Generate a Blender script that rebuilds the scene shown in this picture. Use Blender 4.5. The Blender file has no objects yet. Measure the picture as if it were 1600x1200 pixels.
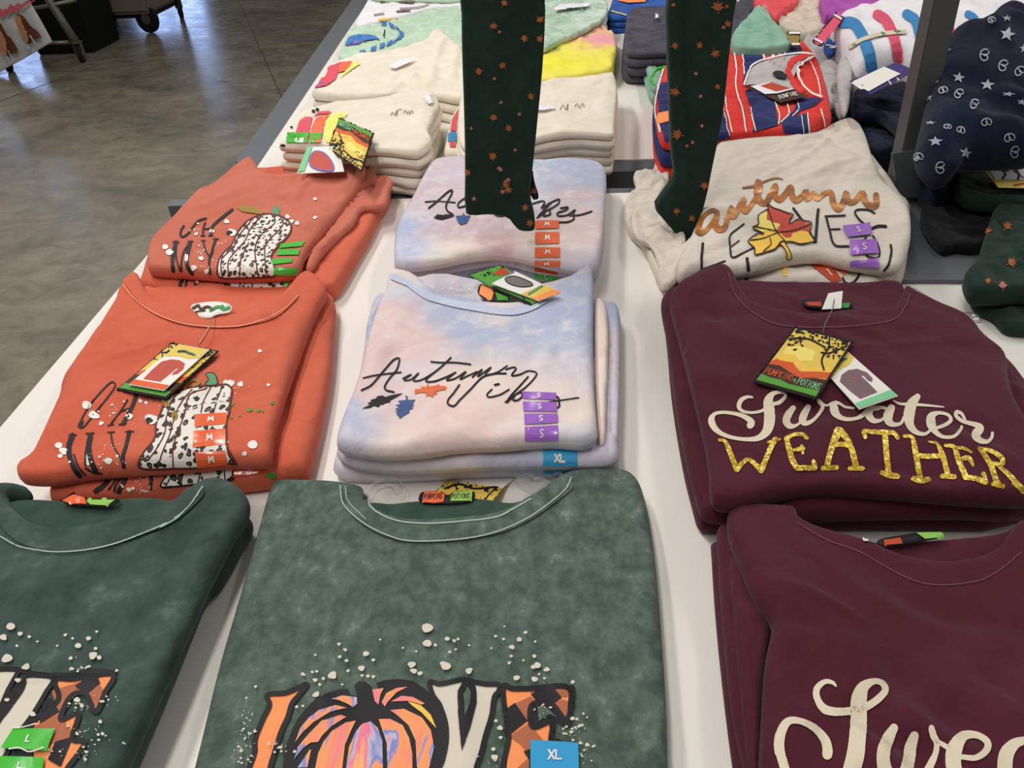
import bpy, math, random
import numpy as np
from mathutils import Vector, Matrix, geometry
from mathutils.bvhtree import BVHTree

SC = bpy.context.scene
COL = SC.collection

# ---------------------------------------------------------------- camera
PITCH, ROLL, FPX, CAMZ = math.radians(35), math.radians(2.4), 1200.0, 1.35
f_ = Vector((0, math.cos(PITCH), -math.sin(PITCH)))
r0 = Vector((1, 0, 0)); u0 = Vector((0, math.sin(PITCH), math.cos(PITCH)))
r_ = r0*math.cos(ROLL) - u0*math.sin(ROLL)
u_ = u0*math.cos(ROLL) + r0*math.sin(ROLL)
CAM = Vector((0, 0, CAMZ))
cd = bpy.data.cameras.new('camera'); cam = bpy.data.objects.new('camera', cd); COL.objects.link(cam)
cd.sensor_width = 36; cd.lens = FPX/1600*36; cd.clip_start = .02; cd.clip_end = 200
m = Matrix((r_, u_, -f_)).transposed().to_4x4(); m.translation = CAM
cam.matrix_world = m
SC.camera = cam

# ---------------------------------------------------------------- world, lights, exposure
SC.view_settings.view_transform = 'Standard'; SC.view_settings.look = 'None'
SC.view_settings.gamma = 1; SC.view_settings.use_curve_mapping = False
SC.view_settings.exposure = 0.0
w = bpy.data.worlds.new('world'); SC.world = w; w.use_nodes = True
bg = w.node_tree.nodes['Background']; bg.inputs[0].default_value = (1.0, .97, .93, 1); bg.inputs[1].default_value = .27

def area(name, loc, size, power, color=(1, .975, .94), rot=(0, 0, 0)):
    l = bpy.data.lights.new(name, 'AREA'); l.shape = 'RECTANGLE'; l.size, l.size_y = size
    l.energy = power; l.color = color
    o = bpy.data.objects.new(name, l); o.location = loc; o.rotation_euler = rot; COL.objects.link(o)
    return o
area('ceiling_light_near', (-.7, -.1, 3.6), (.3, 2.2), 40)
area('ceiling_light_mid', (-1.5, 2.9, 3.6), (.3, 2.4), 76)
area('ceiling_light_right', (1.9, 2.9, 3.6), (.3, 2.4), 34)

# ---------------------------------------------------------------- pixel helpers
def ray(u, v):
    return f_ + r_*((u-800)/FPX) - u_*((v-600)/FPX)

class Frame:
    """a plane in the room: origin, two axes, normal"""
    def __init__(s, O, e1, e2):
        s.O, s.e1, s.e2 = Vector(O), Vector(e1).normalized(), Vector(e2).normalized()
        s.n = s.e1.cross(s.e2).normalized()
    def px(s, u, v):
        d = ray(u, v); t = (s.O-CAM).dot(s.n)/d.dot(s.n)
        p = CAM + d*t - s.O
        return (p.dot(s.e1), p.dot(s.e2))
    def w(s, a, b, h=0):
        return s.O + s.e1*a + s.e2*b + s.n*h

def HZ(z): return Frame((0, 0, z), (1, 0, 0), (0, 1, 0))
def VY(y): return Frame((0, y, 0), (1, 0, 0), (0, 0, 1))
def at(u, v, z): 
    a, b = HZ(z).px(u, v); return Vector((a, b, z))
def atY(u, v, y):
    a, b = VY(y).px(u, v); return Vector((a, y, b))

def view(x0, y0, s):
    def g(*pts):
        return [(x0+p[0]*s, y0+p[1]*s)+tuple(p[2:]) for p in pts]
    g.s = s; g.x0 = x0; g.y0 = y0
    return g
V1 = view(200, 230, .275); V2 = view(560, 230, .275); V3 = view(940, 180, .3125); V4 = view(0, 420, .3375)
V5 = view(500, 400, .3125); V6 = view(1000, 400, .375); V7 = view(0, 740, .3832); V8 = view(300, 720, .475)
V9 = view(1060, 780, .35); V10 = view(1380, 200, .2835)
W1 = view(380, 960, .2); W2 = view(640, 960, .2); W3 = view(80, 520, .225); W4 = view(230, 300, .16875)
W5 = view(1080, 260, .225); W6 = view(1090, 590, .1625); W7 = view(1330, 600, .16875); W8 = view(1180, 1030, .2625)
U1 = view(160, 500, .1375); U2 = view(700, 390, .1625); U3 = view(550, 540, .23125); U4 = view(560, 730, .225)
U5 = view(410, 140, .2); U6 = view(500, 0, .15); U7 = view(0, 0, .1125); U8 = view(1240, 20, .2333)
P0 = view(0, 0, .25); P1 = view(400, 0, .25); P2 = view(700, 0, .25); P3 = view(1000, 0, .25); P4 = view(1200, 0, .25)
TAG = view(1160, 480, .1625)

# ---------------------------------------------------------------- materials
def lin(c):
    c = [x/255 for x in c]
    return tuple(x/12.92 if x <= .04045 else ((x+.055)/1.055)**2.4 for x in c)+(1,)
def newmat(name):
    m = bpy.data.materials.new(name); m.use_nodes = True
    nt = m.node_tree; return m, nt, nt.nodes['Principled BSDF']
def N(nt, t, **k):
    n = nt.nodes.new(t)
    for a, b in k.items(): setattr(n, a, b)
    return n
def noise(nt, scale, detail=4, rough=.55, dist=0, coord='Object', stretch=None):
    tc = N(nt, 'ShaderNodeTexCoord'); n = N(nt, 'ShaderNodeTexNoise')
    n.inputs['Scale'].default_value = scale; n.inputs['Detail'].default_value = detail
    n.inputs['Roughness'].default_value = rough; n.inputs['Distortion'].default_value = dist
    if stretch:
        mp = N(nt, 'ShaderNodeMapping'); mp.inputs['Scale'].default_value = stretch
        nt.links.new(tc.outputs[coord], mp.inputs[0]); nt.links.new(mp.outputs[0], n.inputs['Vector'])
    else:
        nt.links.new(tc.outputs[coord], n.inputs['Vector'])
    return n
def ramp(nt, src, stops, interp='LINEAR'):
    r = N(nt, 'ShaderNodeValToRGB'); cr = r.color_ramp; cr.interpolation = interp
    while len(cr.elements) < len(stops): cr.elements.new(.5)
    for e, (p, c) in zip(cr.elements, stops): e.position = p; e.color = c
    nt.links.new(src, r.inputs[0]); return r
def flat(name, c, rough=.6, metal=0, spec=.4):
    m, nt, b = newmat(name)
    b.inputs['Base Color'].default_value = lin(c); b.inputs['Roughness'].default_value = rough
    b.inputs['Metallic'].default_value = metal; b.inputs['Specular IOR Level'].default_value = spec
    return m
def fabric(name, c, c2=None, scale=25, lo=.4, hi=.62, bump=.25, c3=None, attr=False, stretch=None, dist=0, fold=.35):
    m, nt, b = newmat(name)
    b.inputs['Roughness'].default_value = .92; b.inputs['Specular IOR Level'].default_value = .18
    b.inputs['Sheen Weight'].default_value = .08
    src = None
    if attr:
        a = N(nt, 'ShaderNodeAttribute', attribute_name='dye'); src = a.outputs['Color']
        n = noise(nt, scale, 5, .6, .8)
        r = ramp(nt, n.outputs['Fac'], [(lo, (.0, 0, 0, 1)), (hi, (1, 1, 1, 1))])
        mx = N(nt, 'ShaderNodeMix', data_type='RGBA'); nt.links.new(r.outputs[0], mx.inputs[0])
        nt.links.new(src, mx.inputs[6]); mx.inputs[7].default_value = lin(c2)
        sc = N(nt, 'ShaderNodeMath', operation='MULTIPLY'); nt.links.new(r.outputs[0], sc.inputs[0]); sc.inputs[1].default_value = .55
        nt.links.new(sc.outputs[0], mx.inputs[0])
        src = mx.outputs[2]
    elif c2:
        n = noise(nt, scale, 7, .65, dist, stretch=stretch)
        st = [(lo, lin(c)), (hi, lin(c2))]
        if c3: st.append((min(1, hi+.12), lin(c3)))
        src = ramp(nt, n.outputs['Fac'], st).outputs[0]
    if src: nt.links.new(src, b.inputs['Base Color'])
    else: b.inputs['Base Color'].default_value = lin(c)
    fine = noise(nt, 900, 2, .5); mid = noise(nt, 16, 4, .55, .8)
    b1 = N(nt, 'ShaderNodeBump'); b1.inputs['Strength'].default_value = bump; b1.inputs['Distance'].default_value = .0006
    nt.links.new(fine.outputs['Fac'], b1.inputs['Height'])
    b2 = N(nt, 'ShaderNodeBump'); b2.inputs['Strength'].default_value = fold; b2.inputs['Distance'].default_value = .013
    nt.links.new(mid.outputs['Fac'], b2.inputs['Height']); nt.links.new(b1.outputs[0], b2.inputs['Normal'])
    nt.links.new(b2.outputs[0], b.inputs['Normal'])
    return m

M = {}
M['orange'] = fabric('orange_cotton', (203, 94, 68), (214, 110, 82), 9, .35, .7)
M['dusty'] = fabric('dusty_orange_cotton', (194, 104, 82), (204, 118, 97), 8, .35, .7)
M['green'] = fabric('acid_washed_green', (70, 86, 77), (98, 113, 103), 52, .38, .62, c3=(134, 148, 138), bump=.8, stretch=(1.3, 1, 1))
M['green_dark'] = fabric('acid_washed_dark_green', (48, 66, 60), (70, 88, 82), 20, .38, .62, c3=(100, 116, 112), bump=.6)
M['green_in'] = fabric('inside_green', (50, 72, 62), (60, 82, 70), 30)
M['maroon'] = fabric('maroon_jersey', (75, 27, 39), (85, 35, 50), 7, .35, .7)
M['cream'] = fabric('oatmeal_jersey', (222, 213, 200), (212, 202, 188), 60, .4, .6, stretch=(1, 8, 1))
M['natural'] = fabric('natural_cotton', (228, 217, 198), (236, 226, 208), 12)
M['tie'] = fabric('tie_dye_jersey', (230, 200, 195), (236, 226, 222), 30, .48, .7, attr=True)
M['sage'] = fabric('sage_cotton', (176, 201, 174), (196, 218, 194), 18)
M['sagegrey'] = fabric('grey_green_cotton', (156, 184, 160), (205, 222, 205), 14)
M['mint'] = fabric('mint_cotton', (128, 172, 150), (146, 186, 164), 12)
M['white'] = fabric('white_cotton', (232, 228, 232), (240, 238, 240), 12)
M['dgrey'] = fabric('charcoal_cotton', (66, 64, 74), (86, 82, 96), 14)
M['royal'] = fabric('royal_blue_cotton', (40, 82, 160), (52, 98, 180), 12)
M['navy'] = fabric('navy_cotton', (16, 22, 42), (21, 28, 51), 12)
M['navys'] = fabric('stripe_navy', (36, 42, 92), (42, 50, 104), 12)
M['red'] = fabric('stripe_red', (214, 50, 44), (226, 62, 54), 12)
M['coral'] = fabric('coral_cotton', (226, 78, 84), (238, 94, 98), 12)
M['beige'] = fabric('beige_cotton', (206, 190, 170), (220, 206, 188), 12)
M['magenta'] = fabric('orchid_cotton', (166, 76, 160), (180, 90, 176), 12)
M['ltgrey'] = fabric('light_grey_cotton', (176, 170, 168), (194, 188, 186), 14)
M['yp'] = fabric('ombre_yellow_pink', (240, 226, 70), (240, 230, 90), 14, .5, .8, attr=True)
M['legging'] = fabric('dark_green_knit', (26, 45, 35), (33, 56, 44), 12, fold=.3)
M['white_top'] = flat('white_laminate', (236, 232, 224), .38, 0, .4)
M['steel'] = flat('grey_painted_steel', (104, 108, 112), .45, .3)
M['steel_dk'] = flat('dark_grey_steel', (84, 85, 86), .5, .3)
M['void'] = flat('black_rubber', (14, 14, 14), .8)
M['chrome'] = flat('worn_zinc', (120, 116, 104), .4, .6)
for k, c in dict(black=(28, 26, 28), white=(238, 234, 226), cream=(220, 208, 182), bone=(216, 208, 190), ink_blue=(66, 90, 140),
                 ink_or=(224, 112, 66), orange=(252, 152, 92), brown=(176, 102, 68), st_or=(238, 104, 56), st_pu=(160, 104, 200),
                 st_bl=(58, 160, 212), st_gr=(76, 190, 60), pg=(96, 150, 110), red=(196, 78, 62), yellow=(248, 200, 84),
                 lyel=(246, 226, 120), gold2=(158, 128, 52), wine=(96, 36, 34), lg=(140, 196, 84), paleg=(130, 205, 150),
                 mauve=(128, 100, 106), tagy=(232, 200, 92), tago=(216, 94, 42), tagg=(88, 158, 60), lav=(240, 236, 244),
                 pinkr=(222, 84, 100), orr=(244, 112, 80), yer=(244, 234, 120), bluer=(60, 134, 190), blueu=(72, 124, 192),
                 viol=(122, 110, 188), purple=(62, 44, 110), pink=(226, 84, 112), sky=(56, 132, 190), leafp=(170, 98, 52),
                 leafp2=(196, 122, 110), grn=(70, 150, 70), brick=(190, 70, 40), ltsilver=(170, 176, 186), dkbrown=(70, 44, 30),
                 redtxt=(200, 90, 100), skin=(176, 120, 86), hair=(96, 56, 36), palebl=(172, 190, 190), olive=(150, 128, 60),
                 stitch=(158, 176, 164), stitcho=(240, 150, 120), stitchm=(120, 66, 84), greyt=(120, 116, 112)).items():
    M['i_'+k] = flat('print_'+k, c, .6, 0, .3)
for k in ('st_or', 'st_pu', 'st_bl', 'st_gr'):
    M['i_'+k].node_tree.nodes['Principled BSDF'].inputs['Roughness'].default_value = .18
    M['i_'+k].node_tree.nodes['Principled BSDF'].inputs['Specular IOR Level'].default_value = .6
def clearmat():
    m, nt, b = newmat('clear_plastic')
    b.inputs['Roughness'].default_value = .08; b.inputs['Transmission Weight'].default_value = 1; b.inputs['IOR'].default_value = 1.2
    b.inputs['Base Color'].default_value = (.95, .95, .95, 1)
    b.inputs['Alpha'].default_value = .28
    return m
M['clear'] = clearmat()
def glitter():
    m, nt, b = newmat('gold_glitter')
    v = N(nt, 'ShaderNodeTexVoronoi'); v.inputs['Scale'].default_value = 420
    tc = N(nt, 'ShaderNodeTexCoord'); nt.links.new(tc.outputs['Object'], v.inputs['Vector'])
    sp = N(nt, 'ShaderNodeSeparateColor'); nt.links.new(v.outputs['Color'], sp.inputs[0])
    r = ramp(nt, sp.outputs[0], [(0, lin((150, 112, 20))), (.55, lin((206, 170, 40))), (.85, lin((240, 214, 84))), (1, lin((255, 244, 160)))])
    nt.links.new(r.outputs[0], b.inputs['Base Color']); b.inputs['Metallic'].default_value = .35; b.inputs['Roughness'].default_value = .45
    return m
M['gold'] = glitter()
def copper():
    m, nt, b = newmat('copper_foil')
    n = noise(nt, 26, 3, .5)
    r = ramp(nt, n.outputs['Fac'], [(.35, lin((136, 88, 44))), (.55, lin((190, 120, 56))), (.7, lin((240, 178, 112)))])
    nt.links.new(r.outputs[0], b.inputs['Base Color']); b.inputs['Metallic'].default_value = .25; b.inputs['Roughness'].default_value = .4
    return m
M['copper'] = copper()
def marble():
    m, nt, b = newmat('marbled_ink')
    n = noise(nt, 14, 3, .5, 1.6, stretch=(2.2, .7, 1))
    r = ramp(nt, n.outputs['Fac'], [(.3, lin((240, 120, 150))), (.42, lin((250, 150, 100))), (.5, lin((250, 160, 96))), (.55, lin((110, 128, 210))),
                                    (.6, lin((200, 190, 200))), (.65, lin((244, 110, 150))), (.75, lin((250, 205, 90)))])
    nt.links.new(r.outputs[0], b.inputs['Base Color']); b.inputs['Roughness'].default_value = .6
    return m
M['marble'] = marble()
def leopard(name='leopard_print', sc=125):
    m, nt, b = newmat(name)
    tc = N(nt, 'ShaderNodeTexCoord')
    v = N(nt, 'ShaderNodeTexVoronoi'); v.inputs['Scale'].default_value = sc; v.inputs['Randomness'].default_value = .85
    n = noise(nt, 90, 2, .5); mx = N(nt, 'ShaderNodeMix', data_type='RGBA'); mx.inputs[0].default_value = .008
    mp = N(nt, 'ShaderNodeMapping'); mp.inputs['Scale'].default_value = (1, .6, 1); nt.links.new(tc.outputs['Object'], mp.inputs[0])
    nt.links.new(mp.outputs[0], mx.inputs[6]); nt.links.new(n.outputs['Color'], mx.inputs[7]); nt.links.new(mx.outputs[2], v.inputs['Vector'])
    r = ramp(nt, v.outputs['Distance'], [(.0, lin((150, 112, 62))), (.14, lin((30, 26, 26))), (.4, lin((32, 28, 28))), (.41, lin((232, 226, 214)))], 'CONSTANT')
    nt.links.new(r.outputs[0], b.inputs['Base Color']); b.inputs['Roughness'].default_value = .6
    return m
M['leopard'] = leopard()
def floor_mat():
    m, nt, b = newmat('polished_concrete')
    n = noise(nt, 1.1, 8, .62, .8, stretch=(1, 1.2, 1)); n2 = noise(nt, 7, 7, .72, .9, stretch=(1, 1.2, 1))
    r = ramp(nt, n.outputs['Fac'], [(.3, lin((96, 92, 82))), (.5, lin((131, 123, 106))), (.7, lin((154, 146, 127)))])
    r2 = ramp(nt, n2.outputs['Fac'], [(.3, (.62, .62, .62, 1)), (.5, (.95, .95, .95, 1)), (.75, (1.22, 1.22, 1.2, 1))])
    mx = N(nt, 'ShaderNodeMix', data_type='RGBA', blend_type='MULTIPLY'); mx.inputs[0].default_value = 1
    nt.links.new(r.outputs[0], mx.inputs[6]); nt.links.new(r2.outputs[0], mx.inputs[7])
    nt.links.new(mx.outputs[2], b.inputs['Base Color'])
    rr = ramp(nt, n2.outputs['Fac'], [(.3, (.16, .16, .16, 1)), (.7, (.32, .32, .32, 1))])
    nt.links.new(rr.outputs[0], b.inputs['Roughness']); b.inputs['Specular IOR Level'].default_value = .35
    return m
M['floor'] = floor_mat()

# ---------------------------------------------------------------- object helpers
def tag(o, label=None, cat=None, group=None, kind=None):
    if label: o['label'] = label
    if cat: o['category'] = cat
    if group: o['group'] = group
    if kind: o['kind'] = kind
    return o
def link(name, verts, faces, mat, parent=None, smooth=True, base=None):
    """verts are world positions; a top-level mesh gets its origin at its base centre"""
    me = bpy.data.meshes.new(name)
    if parent is not None:
        O = parent['_o']; O = Vector(O)
    else:
        xs = [v[0] for v in verts]; ys = [v[1] for v in verts]; zs = [v[2] for v in verts]
        O = Vector(((min(xs)+max(xs))/2, (min(ys)+max(ys))/2, min(zs))) if base is None else Vector(base)
    me.from_pydata([(v[0]-O[0], v[1]-O[1], v[2]-O[2]) for v in verts], [], faces)
    if mat: me.materials.append(mat)
    if smooth: me.polygons.foreach_set('use_smooth', [True]*len(me.polygons))
    me.update()
    o = bpy.data.objects.new(name, me); COL.objects.link(o)
    if parent is not None: o.parent = parent
    else: o.location = O
    o['_o'] = tuple(O)
    ALL.append(o)
    return o
ALL = []
def empty(name, loc):
    o = bpy.data.objects.new(name, None); COL.objects.link(o); o.location = loc; o['_o'] = tuple(loc); ALL.append(o)
    o.empty_display_size = .02
    return o

def chaikin(P, n=2, closed=True):
    P = [tuple(p) for p in P]
    for _ in range(n):
        Q = []
        L = len(P)
        rng = range(L) if closed else range(L-1)
        if not closed: Q.append(P[0])
        for i in rng:
            a, b = P[i], P[(i+1) % L]
            Q.append(tuple(.75*x+.25*y for x, y in zip(a, b))); Q.append(tuple(.25*x+.75*y for x, y in zip(a, b)))
        if not closed: Q.append(P[-1])
        P = Q
    return P
def catmull(P, step, closed=False):
    P = [np.array(p, float) for p in P]
    if len(P) < 3 and not closed:
        n = max(1, int(np.hypot(*(P[1]-P[0])[:2])/step)); return [tuple(P[0]+(P[1]-P[0])*i/n) for i in range(n+1)]
    out = []; L = len(P)
    for i in range(L if closed else L-1):
        p1, p2 = P[i], P[(i+1) % L]
        p0 = P[(i-1) % L] if closed or i > 0 else 2*p1-p2
        p3 = P[(i+2) % L] if closed or i+2 < L else 2*p2-p1
        n = max(1, int(np.ceil(np.hypot(*(p2-p1)[:2])/step)))
        for k in range(n):
            t = k/n
            out.append(tuple(.5*((2*p1)+(-p0+p2)*t+(2*p0-5*p1+4*p2-p3)*t*t+(-p0+3*p1-3*p2+p3)*t**3)))
    if not closed: out.append(tuple(P[-1]))
    return out
def resample(P, step, closed=True):
    P = [np.array(p, float) for p in P]; out = []
    L = len(P)
    for i in range(L if closed else L-1):
        a, b = P[i], P[(i+1) % L]
        n = max(1, int(round(np.linalg.norm(b-a)/step)))
        for k in range(n): out.append(a+(b-a)*k/n)
    return np.array(out)
def segd(Q, P, closed=True):
    """distance of points Q to polyline P"""
    A = P if closed else P[:-1]; B = np.roll(P, -1, 0) if closed else P[1:]
    AB = B-A; L2 = (AB**2).sum(1)+1e-12
    out = np.empty(len(Q))
    for i in range(0, len(Q), 2000):
        q = Q[i:i+2000, None, :]-A[None]
        t = np.clip((q*AB[None]).sum(2)/L2[None], 0, 1)
        d = q-AB[None]*t[..., None]
        out[i:i+2000] = np.sqrt((d**2).sum(2).min(1))
    return out
def inside(Q, P):
    x, y = Q[:, 0][:, None], Q[:, 1][:, None]
    x1, y1 = P[:, 0][None], P[:, 1][None]; x2, y2 = np.roll(P, -1, 0)[:, 0][None], np.roll(P, -1, 0)[:, 1][None]
    c = ((y1 > y) != (y2 > y)) & (x < (x2-x1)*(y-y1)/(y2-y1+1e-15)+x1)
    return c.sum(1) % 2 == 1
def hexgrid(P, sp):
    x0, y0 = P.min(0); x1, y1 = P.max(0); out = []
    for j, y in enumerate(np.arange(y0, y1, sp*.87)):
        xs = np.arange(x0+(j % 2)*sp/2, x1, sp); out.append(np.stack([xs, np.full_like(xs, y)], 1))
    return np.concatenate(out) if out else np.zeros((0, 2))
def wr(Q, wl, seed, ridged=False, stretch=(1, 1)):
    rs = np.random.RandomState(seed); z = np.zeros(len(Q)); tot = 0
    warp = np.zeros((len(Q), 2))
    for k in range(3):
        a = rs.rand()*6.28; fr = 6.28/(wl*(1.5+rs.rand()))
        s = np.sin((Q[:, 0]*math.cos(a)+Q[:, 1]*math.sin(a))*fr+rs.rand()*6.28)
        warp[:, 0] += s*wl*.25*math.sin(a*2); warp[:, 1] += s*wl*.25*math.cos(a*3)
    Z = Q+warp
    for k in range(9):
        a = rs.rand()*6.28; o = 2**(rs.rand()*2.2-1.1); fr = 6.28/wl*o; am = 1/o
        s = np.sin((Z[:, 0]*stretch[0]*math.cos(a)+Z[:, 1]*stretch[1]*math.sin(a))*fr+rs.rand()*6.28)
        if ridged: s = 1-2*np.abs(s)**.6
        z += s*am; tot += am
    return z/tot*2.2

def cloth(name, px, z=None, t=.02, mat=None, parent=None, fr=None, sp=.007, amp=.0015, wl=.09, creases=(), seed=1, ridged=False,
          r=None, smooth=2, pts=None, stretch=(1, 1), dye=None, fade=.02, tilt=None, rim=0, folds=None, cap=False):
    """a soft slab of folded cloth: px = outline seen in the photo at the slab's widest level"""
    r = min(t/2, .013) if r is None else r
    if fr is None: fr = HZ(z-t/2) if t < .045 else HZ(z-r)
    htop = t/2 if (z is None or t < .045) else r
    hbot = -(t-htop)
    if pts is None: pts = [fr.px(*p[:2]) for p in px]
    if smooth: pts = chaikin(pts, smooth)
    P = resample(pts, sp*.9)
    # drop near duplicates
    keep = [0]
    for i in range(1, len(P)):
        if np.linalg.norm(P[i]-P[keep[-1]]) > sp*.35: keep.append(i)
    P = P[keep]
    G = hexgrid(P, sp); G = G[inside(G, P)]
    d = segd(G, P); G = G[d > max(r*1.05, sp*.6)]
    rings = []
    nx = np.roll(P, -1, 0)-np.roll(P, 1, 0); nx /= (np.linalg.norm(nx, axis=1)[:, None]+1e-9)
    nrm = np.stack([-nx[:, 1], nx[:, 0]], 1)
    area2 = (P[:, 0]*np.roll(P, -1, 0)[:, 1]-np.roll(P, -1, 0)[:, 0]*P[:, 1]).sum()
    if area2 < 0: nrm = -nrm
    for k in (.1, .35, .7):
        R = P+nrm*r*k
        if r*k < .0012: continue
        R = R[inside(R, P)]
        if len(R): R = R[segd(R, P) > r*k*.85]
        rings.append(R)
    A = np.concatenate([P, G]+rings)
    n = len(P)
    vo, eo, fo, *_ = geometry.delaunay_2d_cdt([Vector(a) for a in A], [(i, (i+1) % n) for i in range(n)], [], 1, 1e-6)
    Q = np.array([v[:] for v in vo]); d = segd(Q, P)
    fo = [tuple(f) for f in fo]
    cen = np.array([Q[list(f)].mean(0) for f in fo]); ok = inside(cen, P)
    fo = [f for f, k in zip(fo, ok) if k]
    def sgn(f):
        a, b, c = Q[f[0]], Q[f[1]], Q[f[2]]; return (b[0]-a[0])*(c[1]-a[1])-(b[1]-a[1])*(c[0]-a[0])
    fo = [f if sgn(f) > 0 else f[::-1] for f in fo]
    x = np.clip(d/r, 0, 1); prof = np.sqrt(np.maximum(0, 1-(1-x)**2))
    fd = np.clip(d/fade, 0, 1); fd = fd*fd*(3-2*fd)
    top = htop-r+r*prof+wr(Q, wl, seed, ridged, stretch)*amp*(.25+.75*fd)*prof
    if folds is None: folds = 9 if abs(area2)/2 > .03 else (4 if abs(area2)/2 > .008 else 0)
    rs = np.random.RandomState(seed*13+7); cc = P.mean(0)
    for k in range(folds):
        p = P[rs.randint(len(P))]; d0 = cc-p; L0 = np.linalg.norm(d0); a = math.atan2(d0[1], d0[0])+rs.uniform(-.9, .9)
        ln = L0*rs.uniform(.35, .95); bend = rs.uniform(-1.2, 1.2); q = p+d0*rs.uniform(.02, .25); C = [q]
        for j in range(10):
            q = q+np.array([math.cos(a), math.sin(a)])*ln/10; a += bend/10; C.append(q)
        C = np.array(C); dd = segd(Q, C, False); e = np.minimum(np.linalg.norm(Q-C[0], axis=1), np.linalg.norm(Q-C[-1], axis=1))
        wdt = rs.uniform(.005, .012); hh = rs.uniform(.5, 1.2)*amp*rs.choice([-1, 1, 1])*1.15
        top += hh*np.exp(-(dd/wdt)**2)*prof*np.clip(e/.03, 0, 1)
    if rim: top += rim*np.exp(-(d/.012)**2)*prof
    for c in creases:
        C = np.array([fr.px(*p[:2]) for p in chaikin(c[0], 2, False)]); dd = segd(Q, C, False)
        top += c[1]*np.exp(-(dd/c[2])**2)*prof
    if tilt: top += tilt[0]*(Q[:, 0]-Q[:, 0].mean())+tilt[1]*(Q[:, 1]-Q[:, 1].mean())
    if cap: top = np.minimum(top, htop-.0008)
    bot = hbot+r-r*prof
    side = d < 1e-5
    bot = np.minimum(bot, top-.0005)
    V = [fr.w(q[0], q[1], h) for q, h in zip(Q, top)]+[fr.w(q[0], q[1], h) for q, h in zip(Q, bot)]
    K = len(Q); F = list(fo)+[tuple(i+K for i in f[::-1]) for f in fo]
    # side wall from boundary edges
    ec = {}
    for f in fo:
        for i in range(3):
            e = (f[i], f[(i+1) % 3]); ec[e] = 1
    for (a, b) in list(ec):
        if (b, a) not in ec: F.append((b, a, a+K, b+K))
    o = link(name, V, F, mat, parent)
    bv = BVHTree.FromPolygons([tuple(v) for v in V], F)
    if dye is not None:
        ca = o.data.color_attributes.new('dye', 'FLOAT_COLOR', 'POINT')
        D = np.array([fr.px(*b[:2]) for b in dye[1]]); sg = np.array([b[2] for b in dye[1]]); cl = np.array([lin(b[3])[:3] for b in dye[1]])
        wq = Q+np.stack([wr(Q, .05, seed+5), wr(Q, .05, seed+9)], 1)*.012
        W = np.exp(-((wq[:, None, :]-D[None])**2).sum(2)/(sg[None]**2)); W0 = dye[2]
        c = (W@cl+W0*np.array(lin(dye[0])[:3]))/(W.sum(1)[:, None]+W0)
        c = np.concatenate([c, np.ones((K, 1))], 1); c = np.concatenate([c, c])
        ca.data.foreach_set('color', c.ravel())
    o_ = CL(o, bv, fr)
    return o_

class CL:
    """object + ray surface"""
    def __init__(s, o, bv, fr): s.o, s.bv, s.fr = o, bv, fr
    def hit(s, u, v, off):
        d = ray(u, v).normalized()
        loc, n, i, dist = s.bv.ray_cast(CAM, d)
        if loc is None:
            near = s.bv.find_nearest(s.fr.w(*s.fr.px(u, v)))
            loc, n = near[0], near[1]
        if n.dot(d) > 0: n = -n
        return loc+n*off*(1+max(0, (loc-CAM).length-1.1)*1.6)

def ribbon(pts, w, step=2.5, caps=True, closed=False):
    """stroke -> list of quads in px; pts may carry their own width"""
    P = [(p[0], p[1], (p[2] if len(p) > 2 else w)) for p in pts]
    P = catmull(P, step, closed) if len(P) > 1 else P
    A = np.array([p[:2] for p in P]); wd = np.array([p[2] for p in P])/2
    if closed: T = np.roll(A, -1, 0)-np.roll(A, 1, 0)
    else: T = np.gradient(A, axis=0)
    T /= (np.linalg.norm(T, axis=1)[:, None]+1e-9); Nn = np.stack([-T[:, 1], T[:, 0]], 1)
    L = A+Nn*wd[:, None]; R = A-Nn*wd[:, None]
    V = []; F = []
    m = max(3, int(wd.max()*2/2.5)+1)
    for l, r2 in zip(L, R): V += [tuple(l+(r2-l)*k/(m-1)) for k in range(m)]
    n = len(A)
    for i in range(n if closed else n-1):
        a, b = m*i, m*((i+1) % n)
        F += [(a+k, a+k+1, b+k+1, b+k) for k in range(m-1)]
    if caps and not closed:
        for idx, s in ((0, -1), (n-1, 1)):
            c = A[idx]; w0 = wd[idx]; t = T[idx]*s; nn = Nn[idx]
            base = len(V); V.append(tuple(c))
            for k in range(7):
                a = -math.pi/2+math.pi*k/6; V.append(tuple(c+(t*math.cos(a)+nn*math.sin(a))*w0))
            for k in range(6): F.append((base, base+1+k, base+2+k))
    return V, F
def fill(poly, g=6):
    P = resample(poly, g); n = len(P); G = hexgrid(P, g); 
    if len(G):
        G = G[inside(G, P)]
        if len(G): G = G[segd(G, P) > g*.4]
    A = np.concatenate([P, G]) if len(G) else P
    vo, eo, fo, *_ = geometry.delaunay_2d_cdt([Vector(a) for a in A], [(i, (i+1) % n) for i in range(n)], [], 1, 1e-4)
    Q = np.array([v[:] for v in vo]); fo = [tuple(f) for f in fo]
    if not fo: return [], []
    cen = np.array([Q[list(f)].mean(0) for f in fo]); ok = inside(cen, P)
    return [tuple(q) for q in Q], [f for f, k in zip(fo, ok) if k]

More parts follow.
